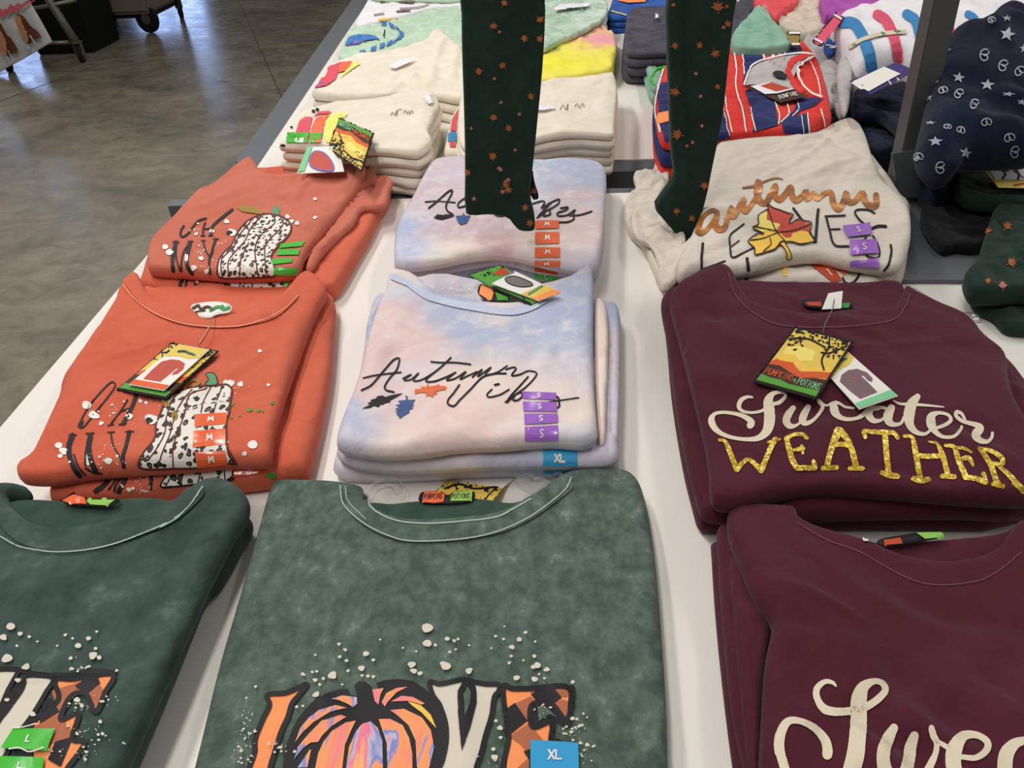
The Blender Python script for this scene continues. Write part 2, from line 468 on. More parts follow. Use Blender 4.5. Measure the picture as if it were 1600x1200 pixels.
def decal(name, shapes, tgt, mat, parent=None, off=.0011, g=4):
    """ink or sticker lying on a cloth: shapes = ('s', pts, width) stroke, ('c', pts, width) closed stroke,
    ('f', poly) fill, ('F', poly) smoothed fill, ('d', x, y, rx, ry) dot"""
    V = []; F = []
    for s in shapes:
        if s[0] == 's': v, f = ribbon(s[1], s[2])
        elif s[0] == 'c': v, f = ribbon(s[1], s[2], closed=True)
        elif s[0] == 'f': v, f = fill(s[1], g)
        elif s[0] == 'F': v, f = fill(catmull(s[1], 3, True), g)
        elif s[0] == 'd':
            x, y, rx = s[1:4]; ry = s[4] if len(s) > 4 else rx*.8
            w3 = math.sin(x*7.3+y*3.1)*.16 if name == 'printed_splatter' else 0
            v = [(x, y)]+[(x+rx*(1+w3*math.sin(a*1.9+x)+w3*math.cos(a*1.26+y))*math.cos(a*math.pi/5+w3), y+ry*(1+w3*math.sin(a*1.9+x))*math.sin(a*math.pi/5)) for a in range(10)]
            f = [(0, 1+k, 1+(k+1) % 10) for k in range(10)]
        b = len(V); V += v; F += [tuple(i+b for i in q) for q in f]
    W = [tgt.hit(x, y, off) for x, y in V]
    # faces to the camera
    out = []
    for q in F:
        a, b, c = W[q[0]], W[q[1]], W[q[2]]
        n = (b-a).cross(c-a)
        out.append(q if n.dot(a-CAM) < 0 else q[::-1])
    o = link(name, W, out, mat, parent if parent is not None else tgt.o, smooth=False)
    return o

GL = {'A': [[(0, 1), (.5, 0), (1, 1)], [(.2, .62), (.8, .62)]], 'B': [[(0, 0), (0, 1), (.8, .95), (.8, .55), (0, .5)], [(0, 0), (.7, .1), (.7, .45), (0, .5)]],
      'C': [[(1, .15), (.5, 0), (0, .5), (.5, 1), (1, .85)]], 'E': [[(1, 0), (0, 0), (0, 1), (1, 1)], [(0, .5), (.8, .5)]],
      'F': [[(1, 0), (0, 0), (0, 1)], [(0, .5), (.8, .5)]], 'H': [[(0, 0), (0, 1)], [(1, 0), (1, 1)], [(0, .5), (1, .5)]],
      'I': [[(.5, 0), (.5, 1)]], 'K': [[(0, 0), (0, 1)], [(1, 0), (0, .5), (1, 1)]], 'L': [[(0, 0), (0, 1)], [(0, 1), (.9, 1)]],
      'M': [[(0, 1), (.1, 0)], [(.1, 0), (.5, .7)], [(.5, .7), (.9, 0)], [(.9, 0), (1, 1)]], 'N': [[(0, 1), (0, 0)], [(0, 0), (1, 1)], [(1, 1), (1, 0)]],
      'O': [[(.5, 0), (0, .3), (0, .7), (.5, 1), (1, .7), (1, .3), (.5, 0)]], 'P': [[(0, 1), (0, 0)], [(0, 0), (.9, .1), (.9, .45), (0, .5)]],
      'R': [[(0, 1), (0, 0)], [(0, 0), (.9, .1), (.9, .4), (0, .5)], [(.4, .5), (1, 1)]],
      'S': [[(.95, .12), (.5, 0), (.05, .22), (.5, .5), (.95, .78), (.5, 1), (.05, .88)]], 'T': [[(0, 0), (1, 0)], [(.5, 0), (.5, 1)]],
      'U': [[(0, 0), (0, .7), (.5, 1), (1, .7), (1, 0)]], 'V': [[(0, 0), (.5, 1)], [(.5, 1), (1, 0)]], 'W': [[(0, 0), (.25, 1)], [(.25, 1), (.5, .4)], [(.5, .4), (.75, 1)], [(.75, 1), (1, 0)]],
      'X': [[(0, 0), (1, 1)], [(1, 0), (0, 1)]], 'Y': [[(0, 0), (.5, .5)], [(1, 0), (.5, .5)], [(.5, .5), (.5, 1)]],
      '&': [[(1, 1), (.2, .25), (.5, 0), (.75, .25), (.1, .7), (.4, 1), (1, .6)]], 'G': [[(1, .15), (.5, 0), (0, .5), (.5, 1), (1, .85), (1, .55), (.6, .55)]],
      'D': [[(0, 0), (0, 1)], [(0, 0), (1, .3), (1, .7), (0, 1)]], 'Z': [[(0, 0), (1, 0)], [(1, 0), (0, 1)], [(0, 1), (1, 1)]], ' ': []}
def glyphs(txt, mp, x, y, cw, ch, lw, gap=.3):
    """strokes for txt; mp maps local (x,y) to px"""
    out = []
    for c in txt:
        for st in GL.get(c, []):
            out.append(('s', [mp(x+a*cw, y+b*ch) for a, b in st], lw))
        x += cw*(1+gap)
    return out
def bil(q):
    (a, b, c, d) = [np.array(p[:2], float) for p in q]   # top-left, top-right, bottom-right, bottom-left
    return lambda x, y: tuple((a*(1-x)+b*x)*(1-y)+(d*(1-x)+c*x)*y)
def sticker(tgt, quad, txt, mat, lw=2.0, h=.5, wdt=.2, off=.0016):
    s = decal('size_sticker', [('f', quad)], tgt, mat, off=off, g=5)
    if txt:
        mp = bil(quad); n = len(txt); tw = n*wdt+(n-1)*wdt*.3
        decal('size_letter', glyphs(txt, mp, .5-tw/2, .5-h/2, wdt, h, lw), tgt, M['i_white'], parent=s, off=off+.0008)
    return s
def splat(rng, pts, n, spread, rmin, rmax, asp=.75):
    out = []
    for _ in range(n):
        x, y = rng.choice(pts)
        rx = rmin+(rmax-rmin)*rng.random()**3
        out.append(('d', x+rng.gauss(0, spread), y+rng.gauss(0, spread*.7), rx, rx*(asp+.3*rng.random()-.15)))
    return out

def box(name, c, s, mat, parent=None, rot=0, bev=.002):
    """box centred at c with size s"""
    x, y, z = [q/2 for q in s]
    b = min(bev, x*.4, y*.4, z*.4)
    import bmesh
    bm = bmesh.new(); bmesh.ops.create_cube(bm, size=1)
    for v in bm.verts: v.co = Vector((v.co.x*2*x, v.co.y*2*y, v.co.z*2*z))
    if b > 0: bmesh.ops.bevel(bm, geom=list(bm.edges), offset=b, segments=2, affect='EDGES')
    R = Matrix.Rotation(rot, 3, 'Z') if not isinstance(rot, Matrix) else rot
    V = [R@v.co+Vector(c) for v in bm.verts]; F = [tuple(v.index for v in f.verts) for f in bm.faces]
    bm.free()
    return link(name, V, F, mat, parent, smooth=False)
def tube(name, path, rad, mat, parent=None, seg=10, smooth=True):
    path = [Vector(p) for p in path]; V = []; F = []
    for i, p in enumerate(path):
        t = (path[min(i+1, len(path)-1)]-path[max(i-1, 0)]).normalized()
        a = t.cross(Vector((0, 0, 1)))
        if a.length < .05: a = t.cross(Vector((1, 0, 0)))
        a.normalize(); b = t.cross(a)
        rr = rad[i] if isinstance(rad, (list, tuple)) else rad
        for k in range(seg):
            an = 2*math.pi*k/seg; V.append(p+a*math.cos(an)*rr+b*math.sin(an)*rr)
    for i in range(len(path)-1):
        for k in range(seg):
            F.append((i*seg+k, i*seg+(k+1) % seg, (i+1)*seg+(k+1) % seg, (i+1)*seg+k))
    F.append(tuple(range(seg))[::-1]); F.append(tuple(range((len(path)-1)*seg, len(path)*seg)))
    return link(name, V, F, mat, parent, smooth=smooth)
def cyl(name, c, axis, rad, length, mat, parent=None, seg=24):
    a = Vector(axis).normalized()*length/2; c = Vector(c)
    return tube(name, [c-a, c-a*.96, c+a*.96, c+a], [rad*.9, rad, rad, rad*.9], mat, parent, seg, smooth=False)
def slab(name, pts, z0, z1, mat, parent=None):
    n = len(pts); V = [Vector((p[0], p[1], z0)) for p in pts]+[Vector((p[0], p[1], z1)) for p in pts]
    F = [tuple(range(n))[::-1], tuple(range(n, 2*n))]+[(i, (i+1) % n, (i+1) % n+n, i+n) for i in range(n)]
    return link(name, V, F, mat, parent, smooth=False)

TZ = .75

# ================================================================= the setting
def struct(o): o['kind'] = 'structure'; return o
struct(slab('floor', [(-14, -2), (8, -2), (8, 22.1), (-14, 22.1)], -.05, 0, M['floor']))
M['wall'] = fabric('painted_wall', (120, 116, 108), (128, 124, 116), 3, bump=.05)
M['wall'].node_tree.nodes['Principled BSDF'].inputs['Roughness'].default_value = .8
def wallpanel(name, x0, x1, z0, z1): return box(name, ((x0+x1)/2, 22.2, (z0+z1)/2), (x1-x0, .2, z1-z0), M['wall'], bev=0)
m_, nt_, b_ = newmat('daylight_window_glass')
b_.inputs['Base Color'].default_value = (.5, .6, .8, 1); b_.inputs['Emission Color'].default_value = lin((168, 196, 255)); b_.inputs['Emission Strength'].default_value = 5
b_.inputs['Roughness'].default_value = .1
M['daylight'] = m_
wb = struct(wallpanel('wall_back', -14, 8, 0, 5.2))
for i, (x0, x1, z0, z1) in enumerate([(-9.4, -7.5, .3, 2.6), (-13.6, -11.0, 2.4, 5.0)]):
    w_ = struct(box('window_%d' % (i+1), ((x0+x1)/2, 22.08, (z0+z1)/2), (x1-x0, .05, z1-z0), M['daylight'], bev=0))
    w_['label'] = 'bright daylight window in the far wall'
    for xx in (x0, x1, (x0+x1)/2): box('window_frame', (xx, 22.04, (z0+z1)/2), (.09, .08, z1-z0+.1), M['steel'], w_)
for i, (a, b) in enumerate([((0, 158), (136, 108)), ((372, 0), (520, 330))]):
    pa, pb = at(*a, 0), at(*b, 0); d = (pb-pa).normalized(); nn = Vector((-d.y, d.x, 0))*.004
    pa -= d*2; pb += d*(2 if i else .2)
    M['joint'] = flat('saw_cut_joint', (64, 60, 52), .7)
    struct(slab('trim_%d' % (i+1), [pa-nn, pb-nn, pb+nn, pa+nn], .0, .0012, M['joint']))

# ================================================================= tables
def ext(a, b, t): return a+(b-a)*t
A0, B0 = at(304, 312, TZ), at(0, 668, TZ)
FL = at(298, 319, TZ); FR = at(1750, 281, TZ)
NL = ext(A0, B0, (.02-A0.y)/(B0.y-A0.y)); NR = Vector((1.35, .02, TZ))
t1 = empty('display_table', (NL.x+.6, .6, 0))
tag(t1, 'long white laminate display table in the foreground holding the sweatshirt stacks', 'table', 'white display tables')
slab('tabletop', [NL, NR, FR, FL], TZ-.03, TZ, M['white_top'], t1)
def px_slab(name, px, z0, z1, mat, parent): return slab(name, [tuple(at(u, v, z1))[:2] for u, v in px][::-1], z0, z1, mat, parent)
px_slab('end_rail', [(262, 322), (1750, 283), (1750, 274), (268, 312)], TZ-.05, TZ-.004, M['steel'], t1)
for x, y in ((NL.x+.12, .15), (FL.x+.1, FL.y-.06), (1.1, .15), (1.0, FL.y-.06)):
    l = box('leg', (x, y, (TZ-.03)/2), (.05, .05, TZ-.03), M['steel'], t1)
e0, e1 = at(398, 262, TZ), at(575, 0, TZ)
EF = ext(e0, e1, 1.6)
t2 = empty('display_table', (.2, 2.4, 0))
tag(t2, 'white display table with a grey steel edge rail behind the first table', 'table', 'white display tables')
RFR = at(1750, 232, TZ)
slab('tabletop', [e0, RFR, Vector((2.4, EF.y, TZ)), EF], TZ-.03, TZ, M['white_top'], t2)
px_slab('edge_rail', [(398, 262), (575, 0), (550, 0), (368, 252)], TZ-.06, TZ+.004, M['steel'], t2)
q0, q1 = at(575, 0, TZ+.004), at(550, 0, TZ+.004); d_ = (e1-e0).normalized()*1.2
slab('edge_rail', [q1, q0, q0+d_, q1+d_], TZ-.06, TZ+.004, M['steel'], t2)
px_slab('end_rail', [(360, 285), (1750, 246), (1750, 230), (372, 268)], TZ-.05, TZ-.003, M['steel'], t2)
for x, y in ((e0.x+.1, e0.y+.1), (EF.x+.12, EF.y-.1), (2.0, e0.y+.15), (2.2, EF.y-.1)):
    box('leg', (x, y, (TZ-.03)/2), (.05, .05, TZ-.03), M['steel'], t2)

# ================================================================= garment rack (post, foot, brace, arms)
PY = 1.42
pb = atY(1414, 262, PY); pt = atY(1471, 0, PY)
rk = empty('garment_rack', (pb.x, PY, TZ))
tag(rk, 'grey steel upright post with a slanted foot plate at the right of the tables', 'rack')
dirp = (pt-pb).normalized(); top = pb+dirp*((2.0-pb.z)/dirp.z); bot = pb-dirp*((pb.z-TZ)/dirp.z)
def bar(name, a, b, wx, wy, mat, parent):
    a, b = Vector(a), Vector(b); d = (b-a); L = d.length; z = d.normalized(); y = Vector((0, 1, 0))
    if abs(z.y) > .9: y = Vector((1, 0, 0))
    x = y.cross(z).normalized(); y = z.cross(x)
    R = Matrix((x, y, z)).transposed()
    return box(name, (a+b)/2, (wx, wy, L), mat, parent, rot=R)
bar('post', bot, top, .044, .04, M['steel_dk'], rk)
gp = [atY(u, v, PY-.024) for u, v in ((1394, 240), (1429, 235), (1482, 300), (1486, 309), (1404, 309))]; n_ = len(gp)
link('gusset_plate', gp+[p+Vector((0, .006, 0)) for p in gp], [tuple(range(n_)), tuple(range(n_, 2*n_))[::-1]]+[(i, i+n_, (i+1) % n_+n_, (i+1) % n_) for i in range(n_)], M['steel'], rk, smooth=False)
px_slab('foot_plate', [(1404, 437), (1560, 437), (1560, 306), (1392, 306)], TZ, TZ+.008, M['steel'], rk)
arm_y = 1.17
bar('rail', (-.35, PY, 2.0), (top.x+.02, PY, 2.0), .03, .03, M['steel_dk'], rk)
for x in (-.03, .35):
    bar('arm', (x, PY, 1.99), (x, arm_y-.05, 1.99), .02, .02, M['steel_dk'], rk)

# ================================================================= stacks of clothes: helper
def pile(name, px, n, ztop, t, mat, labels, cat, group, seed=0, jit=.004, grow=1.0, **k):
    """n folded pieces one on another; the top one follows the photo's outline"""
    rng = np.random.RandomState(seed); out = []
    for i in range(n):
        z = ztop-i*t
        fr = HZ(z-t/2)
        P = np.array([HZ(ztop-t/2).px(*p[:2]) for p in px])
        if i:
            c = P.mean(0); P = c+(P-c)*(1+rng.uniform(-.012, .012)*grow)+rng.uniform(-jit, jit, 2)+rng.uniform(-jit*.6, jit*.6, P.shape)
        kk = dict(k)
        if i: kk['creases'] = (); kk['amp'] = min(k.get('amp', .0015), .0015)
        if i: kk['cap'] = True
        c = cloth(name, None, z, t*.985, mat[i] if isinstance(mat, list) else mat, fr=fr, pts=[tuple(p) for p in P], seed=seed*7+i, **kk)
        tag(c.o, labels[i], cat, group); out.append(c)
    return out
def ordinal_labels(base, n):
    words = ['topmost', 'second from the top', 'third from the top', 'fourth from the top', 'fifth from the top', 'sixth from the top']
    return ['%s, %s' % (base, words[i]) for i in range(n)]

# ================================================================= D: green LOVE sweatshirt, centre front
c = cloth('folded_sweatshirt', V8((252, 128), (268, 88), (300, 76), (400, 80), (480, 84), (560, 96), (572, 115), (580, 150), (620, 180), (680, 203), (760, 210),
    (880, 203), (1000, 188), (1060, 160), (1115, 128), (1160, 100), (1215, 62), (1260, 48), (1340, 42), (1425, 45), (1465, 70), (1492, 140), (1515, 270), (1532, 420),
    (1545, 600), (1556, 760), (1562, 880), (1566, 1100), (1560, 1350), (1300, 1380), (700, 1380), (100, 1370), (-60, 1340), (-30, 1200), (30, 960), (90, 700), (150, 500), (200, 320)),
    TZ+.032, .03, M['green'], sp=.006, amp=.0024, wl=.16, seed=3, r=.013,
    creases=[(V8((700, 520), (900, 505), (1100, 450), (1300, 380)), .0022, .012), (V8((240, 300), (500, 330), (700, 420)), .0012, .02)])
tag(c.o, 'faded green sweatshirt with LOVE pumpkin print, large in the centre foreground', 'sweatshirt', 'green pumpkin sweatshirts')
D = c
inner = cloth('back_neck', V8((560, 150), (600, 143), (660, 150), (720, 140), (800, 137), (900, 128), (980, 134), (1060, 150), (1120, 118), (1180, 90), (1190, 160), (1060, 230), (760, 260), (620, 230)),
    TZ+.024, .012, M['green_in'], parent=D.o, amp=.001, seed=8)
decal('collar', [('s', V8((530, 100), (538, 150), (590, 198), (660, 230), (760, 241), (880, 235), (1000, 216), (1090, 178), (1160, 133), (1225, 82)), 27)], D, M['green'], off=.0022, g=4)
decal('stitching', [('s', V8((488, 88), (500, 150), (560, 208), (640, 250), (720, 270), (860, 266), (980, 246), (1090, 202), (1180, 142), (1235, 90), (1248, 60)), 2.2),
    ('s', V8((505, 90), (515, 140), (572, 198)), 1.5), ('s', V8((572, 110), (582, 152), (625, 184), (690, 206), (780, 212), (890, 205), (1000, 191), (1060, 163), (1115, 132)), 2.4)], D, M['i_stitch'], off=.003)
nl = cloth('neck_label', U4((412, 250), (425, 185), (445, 170), (590, 168), (605, 195), (640, 195), (650, 170), (800, 168), (815, 180), (800, 245), (600, 258)), TZ+.028, .003, M['i_black'], parent=D.o, amp=.0005, r=.001)
decal('label_panel', [('f', U4((445, 245), (458, 178), (590, 172), (600, 200), (590, 245), (520, 252)))], nl, M['i_st_or'], parent=nl.o)
decal('label_panel', [('f', U4((640, 238), (645, 180), (790, 172), (785, 235)))], nl, M['i_lg'], parent=nl.o)
decal('label_text', glyphs('PUMPKINS', bil(U4((455, 190), (595, 182), (590, 225), (455, 232))), .02, .1, .09, .8, 1.0)+glyphs('POTIONS', bil(U4((645, 190), (790, 182), (785, 220), (645, 228))), .02, .1, .1, .8, 1.0), nl, M['i_dkbrown'], parent=nl.o, off=.0016)
# LOVE print
blk = []
Lpoly = W1((195, 640), (330, 625), (430, 585), (500, 560), (440, 640), (385, 710), (350, 820), (295, 940), (245, 1100), (215, 1200), (190, 1330), (20, 1330), (60, 1190), (95, 1080), (100, 980), (160, 830), (210, 720))
pump = W1((318, 1330), (315, 1200), (330, 1060), (390, 900), (450, 800), (540, 700), (650, 630), (760, 595), (820, 595), (840, 645), (895, 645), (870, 570), (905, 535), (955, 535), (1000, 570), (1020, 640),
    (1060, 600), (1040, 545), (1120, 522), (1220, 515), (1330, 530), (1420, 590), (1500, 670), (1560, 780), (1588, 950), (1580, 1100), (1530, 1230), (1500, 1330))
vpoly = W2((160, 540), (230, 552), (290, 545), (415, 520), (510, 540), (600, 555), (695, 560), (697, 610), (662, 660), (640, 800), (590, 960), (560, 1080), (520, 1200), (490, 1330), (200, 1330), (260, 1150), (290, 1000), (285, 860), (240, 720), (185, 640))
epoly = W2((735, 570), (800, 590), (940, 590), (1240, 588), (1232, 840), (1110, 712), (955, 720), (962, 888), (1110, 850), (1105, 1000), (1180, 1030), (1200, 1330), (750, 1330), (775, 960), (740, 730))
decal('printed_lettering', [('f', Lpoly)], D, M['i_orange'])
decal('printed_lettering', [('f', vpoly)], D, M['i_bone'], off=.0011)
decal('printed_lettering', [('f', epoly)], D, M['i_orange'], off=.0011)
decal('printed_checks', [('f', W2((940, 592), (1010, 592), (948, 642))), ('f', W2((825, 705), (940, 650), (1000, 698), (952, 720), (950, 858), (918, 838))),
    ('f', W2((928, 862), (965, 888), (1000, 940), (1052, 1000), (1000, 1050), (925, 1090), (860, 1020), (782, 962))), ('f', W2((1140, 600), (1238, 592), (1228, 655), (1190, 650))),
    ('f', W2((1115, 714), (1200, 672), (1236, 690), (1230, 836))), ('f', W2((770, 1330), (850, 1200), (940, 1120), (945, 1330)))], D, M['i_brown'], off=.0016)
decal('printed_outline', [('f', pump), ('f', W2((950, 640), (1010, 580), (1130, 585), (1190, 660), (1120, 712), (1000, 700))), ('f', W2((738, 710), (770, 740), (822, 702), (920, 840), (782, 950), (738, 960))),
    ('f', W2((950, 712), (1110, 712), (1240, 860), (1275, 895), (1190, 880), (1100, 815), (1030, 850), (962, 890))),
    ('f', W2((890, 1080), (950, 1060), (960, 1330), (930, 1330), (935, 1150))),
    ('f', W2((425, 512), (375, 610), (382, 800), (410, 1075), (470, 900), (522, 700), (520, 600), (500, 512))),
    ('c', Lpoly, 8), ('c', vpoly, 8), ('c', epoly, 8.5), ('s', W2((1240, 590), (1270, 590), (1262, 700), (1250, 860)), 8), ('s', W2((1110, 860), (1112, 1000)), 7)], D, M['i_black'], off=.0021)
segs = [W1((690, 680), (780, 650), (890, 660), (895, 710), (860, 740), (830, 720), (760, 690)),
    W1((410, 1010), (450, 900), (520, 820), (600, 760), (720, 725), (810, 745), (680, 775), (560, 850), (470, 930)),
    W1((405, 1140), (430, 1050), (520, 940), (620, 840), (760, 800), (805, 815), (700, 880), (620, 960), (590, 1010), (530, 1015), (470, 1060)),
    W1((570, 1200), (590, 1100), (630, 1010), (700, 920), (800, 860), (880, 845), (840, 930), (800, 1030), (780, 1200), (770, 1330), (540, 1330)),
    W1((810, 1200), (830, 1050), (880, 930), (930, 870), (1000, 850), (1055, 900), (1090, 1000), (1095, 1200), (1090, 1330), (800, 1330)),
    W1((1130, 1200), (1125, 1020), (1062, 832), (1150, 830), (1250, 880), (1300, 980), (1325, 1100), (1325, 1330), (1130, 1330)),
    W1((1360, 1200), (1350, 1000), (1295, 880), (1205, 800), (1150, 762), (1260, 752), (1400, 820), (1470, 920), (1495, 1050), (1460, 1200), (1400, 1330)),
    W1((1010, 600), (1100, 590), (1075, 640), (1060, 720), (1030, 690)),
    W1((1085, 700), (1120, 630), (1200, 590), (1290, 580), (1200, 625), (1135, 695), (1110, 735)),
    W1((1160, 695), (1240, 650), (1330, 660), (1420, 710), (1400, 720), (1290, 690)),
    W1((430, 1210), (525, 1070), (535, 1070), (505, 1210))]
decal('printed_pumpkin', [('f', s) for s in segs], D, M['marble'], off=.0028)
decal('printed_pumpkin', [('f', W1((1290, 695), (1390, 725), (1470, 800), (1512, 905), (1400, 785), (1320, 725)))], D, M['i_yellow'], off=.003)
decal('printed_gap', [('f', W2((448, 580), (475, 620), (470, 700), (432, 810), (425, 700), (420, 640))), ('f', W2((998, 735), (1070, 742), (1150, 820), (1090, 795), (1008, 850)))], D, M['green'], off=.0028)
rng = random.Random(4)
dots = [('d',)+p for p in W1((1440, 125), (1440, 245), (1503, 258), (755, 250), (803, 295), (760, 350), (813, 380), (965, 325), (1022, 375), (930, 440), (825, 460), (703, 495), (470, 490), (545, 470), (580, 465), (565, 535),
     (600, 570), (630, 522), (1320, 410), (1335, 460), (1385, 478), (1580, 420), (935, 498), (980, 502), (1020, 505), (575, 645), (425, 742), (475, 735), (105, 583), (780, 568), (1250, 280), (1355, 308), (570, 335), (1075, 215), (33, 672))]
rad = [9, 6.8, 3, 3, 3, 3, 3, 5, 3, 5.4, 3, 7.5, 3.5, 2.5, 2.5, 4, 3, 3, 6, 5, 4, 8, 2.5, 3, 3, 5, 3, 2.6, 2.6, 2, 2, 2, 2, 2, 2]
dots = [(a[0], a[1], a[2], r1) for a, r1 in zip(dots, rad)]
d2 = W2((295, 210), (350, 225), (380, 212), (315, 313), (361, 293), (465, 260), (290, 425), (463, 460), (672, 190), (733, 212), (905, 160), (855, 215), (798, 275), (793, 345), (778, 398), (975, 345), (1000, 415), (965, 430), (1075, 448),
    (985, 232), (835, 515), (975, 525), (1012, 485), (1057, 516), (1270, 548), (887, 378), (640, 283), (740, 113), (1350, 797), (1380, 825), (1327, 890), (1298, 900), (1200, 912), (1278, 998), (1338, 1020), (1390, 1035), (1435, 1048), (707, 905), (712, 980), (655, 1070), (665, 1135), (675, 850))
r2 = [4, 3, 2.6, 2.6, 2, 2, 7, 6, 2.5, 2.5, 3, 4.4, 4.2, 2.6, 3, 3.6, 6, 4, 4.4, 2, 5, 5, 2.4, 2.4, 3.5, 2, 1.8, 1.8, 2.4, 2, 3, 2.2, 2.4, 2.4, 3, 3.6, 2.2, 4.4, 3, 3.6, 6, 3]
dots += [('d', a[0], a[1], r1) for a, r1 in zip(d2, r2)]
dots += splat(rng, W1((30, 950), (60, 820), (20, 1050), (300, 1050), (10, 1150)), 70, 9, .8, 3)+splat(rng, W2((1200, 950), (1330, 1100), (1380, 1150), (1300, 900), (640, 1150), (1040, 780)), 60, 9, .8, 3)
decal('printed_splatter', dots, D, M['i_bone'], off=.0034)
decal('clear_size_strip', [('f', W2((1105, 850), (1240, 865), (1235, 1010), (1110, 1000)))], D, M['clear'], off=.004)
sticker(D, W2((945, 1002), (1322, 1025), (1318, 1330), (945, 1330)), '', M['i_st_bl'], off=.0042)
decal('size_letter', glyphs('XL', bil(W2((1085, 1085), (1190, 1090), (1190, 1155), (1085, 1155))), 0, 0, .42, 1, 2.6), D, M['i_white'], off=.005)
for pth in [U4((40, 190), (110, 120), (210, 85), (290, 110), (320, 180), (260, 250)), U4((70, 230), (140, 150), (230, 130), (280, 190)), U4((1110, 80), (1180, 60), (1230, 90), (1320, 70), (1420, 130))]:
    tube('clear_hanger_loop', [at(u, v, TZ+.034-.002*abs(i-3)) for i, (u, v) in enumerate(catmull(pth, 6))], .0028, M['clear'], D.o)
for sh in [U4((1080, 70), (1240, 60), (1340, 90), (1300, 200), (1180, 190), (1090, 130))]:
    cloth('clear_plastic_film', sh, TZ+.038, .002, M['clear'], parent=D.o, amp=.004, wl=.02, ridged=True, r=.001, sp=.004)

# ================================================================= C: green LOVE sweatshirt, left front
C2 = cloth('folded_sweatshirt', V7((1000, 180), (1037, 205), (1022, 240), (985, 310), (940, 395), (900, 460), (845, 500), (780, 660), (700, 860), (560, 1190), (420, 1500), (-300, 1500), (-300, 300), (0, 200)),
    TZ+.03, .03, M['green_dark'], sp=.009, amp=.002, seed=21)
tag(C2.o, 'dark green sweatshirt lying underneath at the left front, only its edge showing', 'sweatshirt', 'green pumpkin sweatshirts')
C1 = cloth('folded_sweatshirt', V7((-560, 200), (-200, 75), (-60, 62), (0, 64), (60, 58), (125, 70), (138, 100), (60, 92), (36, 98), (42, 130), (100, 195), (170, 232), (260, 242), (380, 232), (480, 212), (600, 182), (690, 148), (735, 115), (780, 78), (840, 42), (900, 34),
    (960, 55), (1010, 100), (1023, 140), (1002, 195), (945, 280), (885, 400), (835, 500), (780, 625), (725, 745), (680, 850), (620, 980), (560, 1110), (490, 1270), (400, 1450), (-300, 1450), (-560, 900)),
    TZ+.06, .03, M['green_dark'], sp=.006, amp=.004, wl=.12, seed=5,
    creases=[(V7((850, 120), (700, 260), (560, 420)), .003, .015), (V7((600, 330), (720, 420), (780, 560)), -.002, .015), (V7((300, 1180), (600, 1000), (720, 700)), .002, .012)])
tag(C1.o, 'dark green sweatshirt with VE pumpkin print and green L sticker, left front corner', 'sweatshirt', 'green pumpkin sweatshirts')
cloth('back_neck', V7((20, 150), (40, 122), (130, 112), (240, 120), (350, 122), (500, 108), (640, 104), (720, 120), (760, 110), (770, 160), (640, 230), (260, 290), (60, 220)), TZ+.045, .012, M['green_in'], parent=C1.o, amp=.002, seed=9)
decal('collar', [('s', V7((-60, 110), (10, 170), (60, 226), (140, 272), (260, 284), (400, 270), (520, 238), (640, 198), (735, 142), (800, 80)), 27)], C1, M['green_dark'], off=.0022, g=4)
decal('stitching', [('s', V7((-60, 240), (0, 262), (80, 302), (200, 326), (330, 322), (450, 300), (560, 262), (680, 212), (770, 148), (830, 62)), 2.2)], C1, M['i_stitch'], off=.003)
nl = cloth('neck_label', V7((240, 112), (300, 80), (360, 105), (480, 100), (495, 112), (440, 138), (300, 130)), TZ+.052, .003, M['i_black'], parent=C1.o, amp=.0005, r=.001)
decal('label_panel', [('f', V7((355, 115), (365, 92), (480, 100), (440, 132), (370, 128)))], nl, M['i_lg'], parent=nl.o)
decal('label_panel', [('f', V7((255, 112), (300, 88), (345, 100), (355, 125), (290, 125)))], nl, M['i_st_or'], parent=nl.o)
cream_v = V7((110, 832), (215, 842), (190, 900), (130, 1000), (60, 1090), (30, 1150), (0, 1190), (-40, 1260), (-90, 1260), (-20, 1050), (40, 960), (95, 880))
ve = V7((228, 850), (300, 845), (460, 825), (430, 900), (394, 978), (352, 905), (300, 908), (265, 960), (252, 1010), (322, 985), (298, 1085), (330, 1095), (347, 1108), (290, 1190), (240, 1250), (150, 1250), (130, 1040), (240, 930))
decal('printed_lettering', [('f', cream_v), ('f', V7((-60, 806), (75, 812), (55, 860), (20, 950), (-60, 1010)))], C1, M['i_bone'])
decal('printed_lettering', [('f', ve)], C1, M['i_orange'], off=.0011)
decal('printed_checks', [('f', V7((215, 890), (340, 850), (300, 905), (262, 965), (250, 1010), (225, 930))), ('f', V7((355, 880), (405, 860), (430, 900), (390, 975))), ('f', V7((130, 1045), (240, 985), (300, 1060), (290, 1085), (160, 1120)))], C1, M['i_brown'], off=.0016)
decal('printed_outline', [('f', V7((60, 880), (95, 850), (90, 880), (20, 985), (-20, 1030), (0, 960))), ('f', V7((310, 870), (390, 820), (410, 860), (350, 910))), ('f', V7((180, 940), (210, 920), (245, 975), (165, 1025))), ('f', V7((230, 1100), (300, 1080), (250, 1200), (200, 1170))),
    ('c', cream_v, 7), ('c', ve, 8), ('s', V7((-60, 800), (0, 800), (80, 803), (160, 822), (300, 828), (380, 812), (470, 815)), 8), ('s', V7((80, 810), (40, 880), (10, 950), (-30, 1020)), 7)], C1, M['i_black'], off=.0021)
rng = random.Random(9)
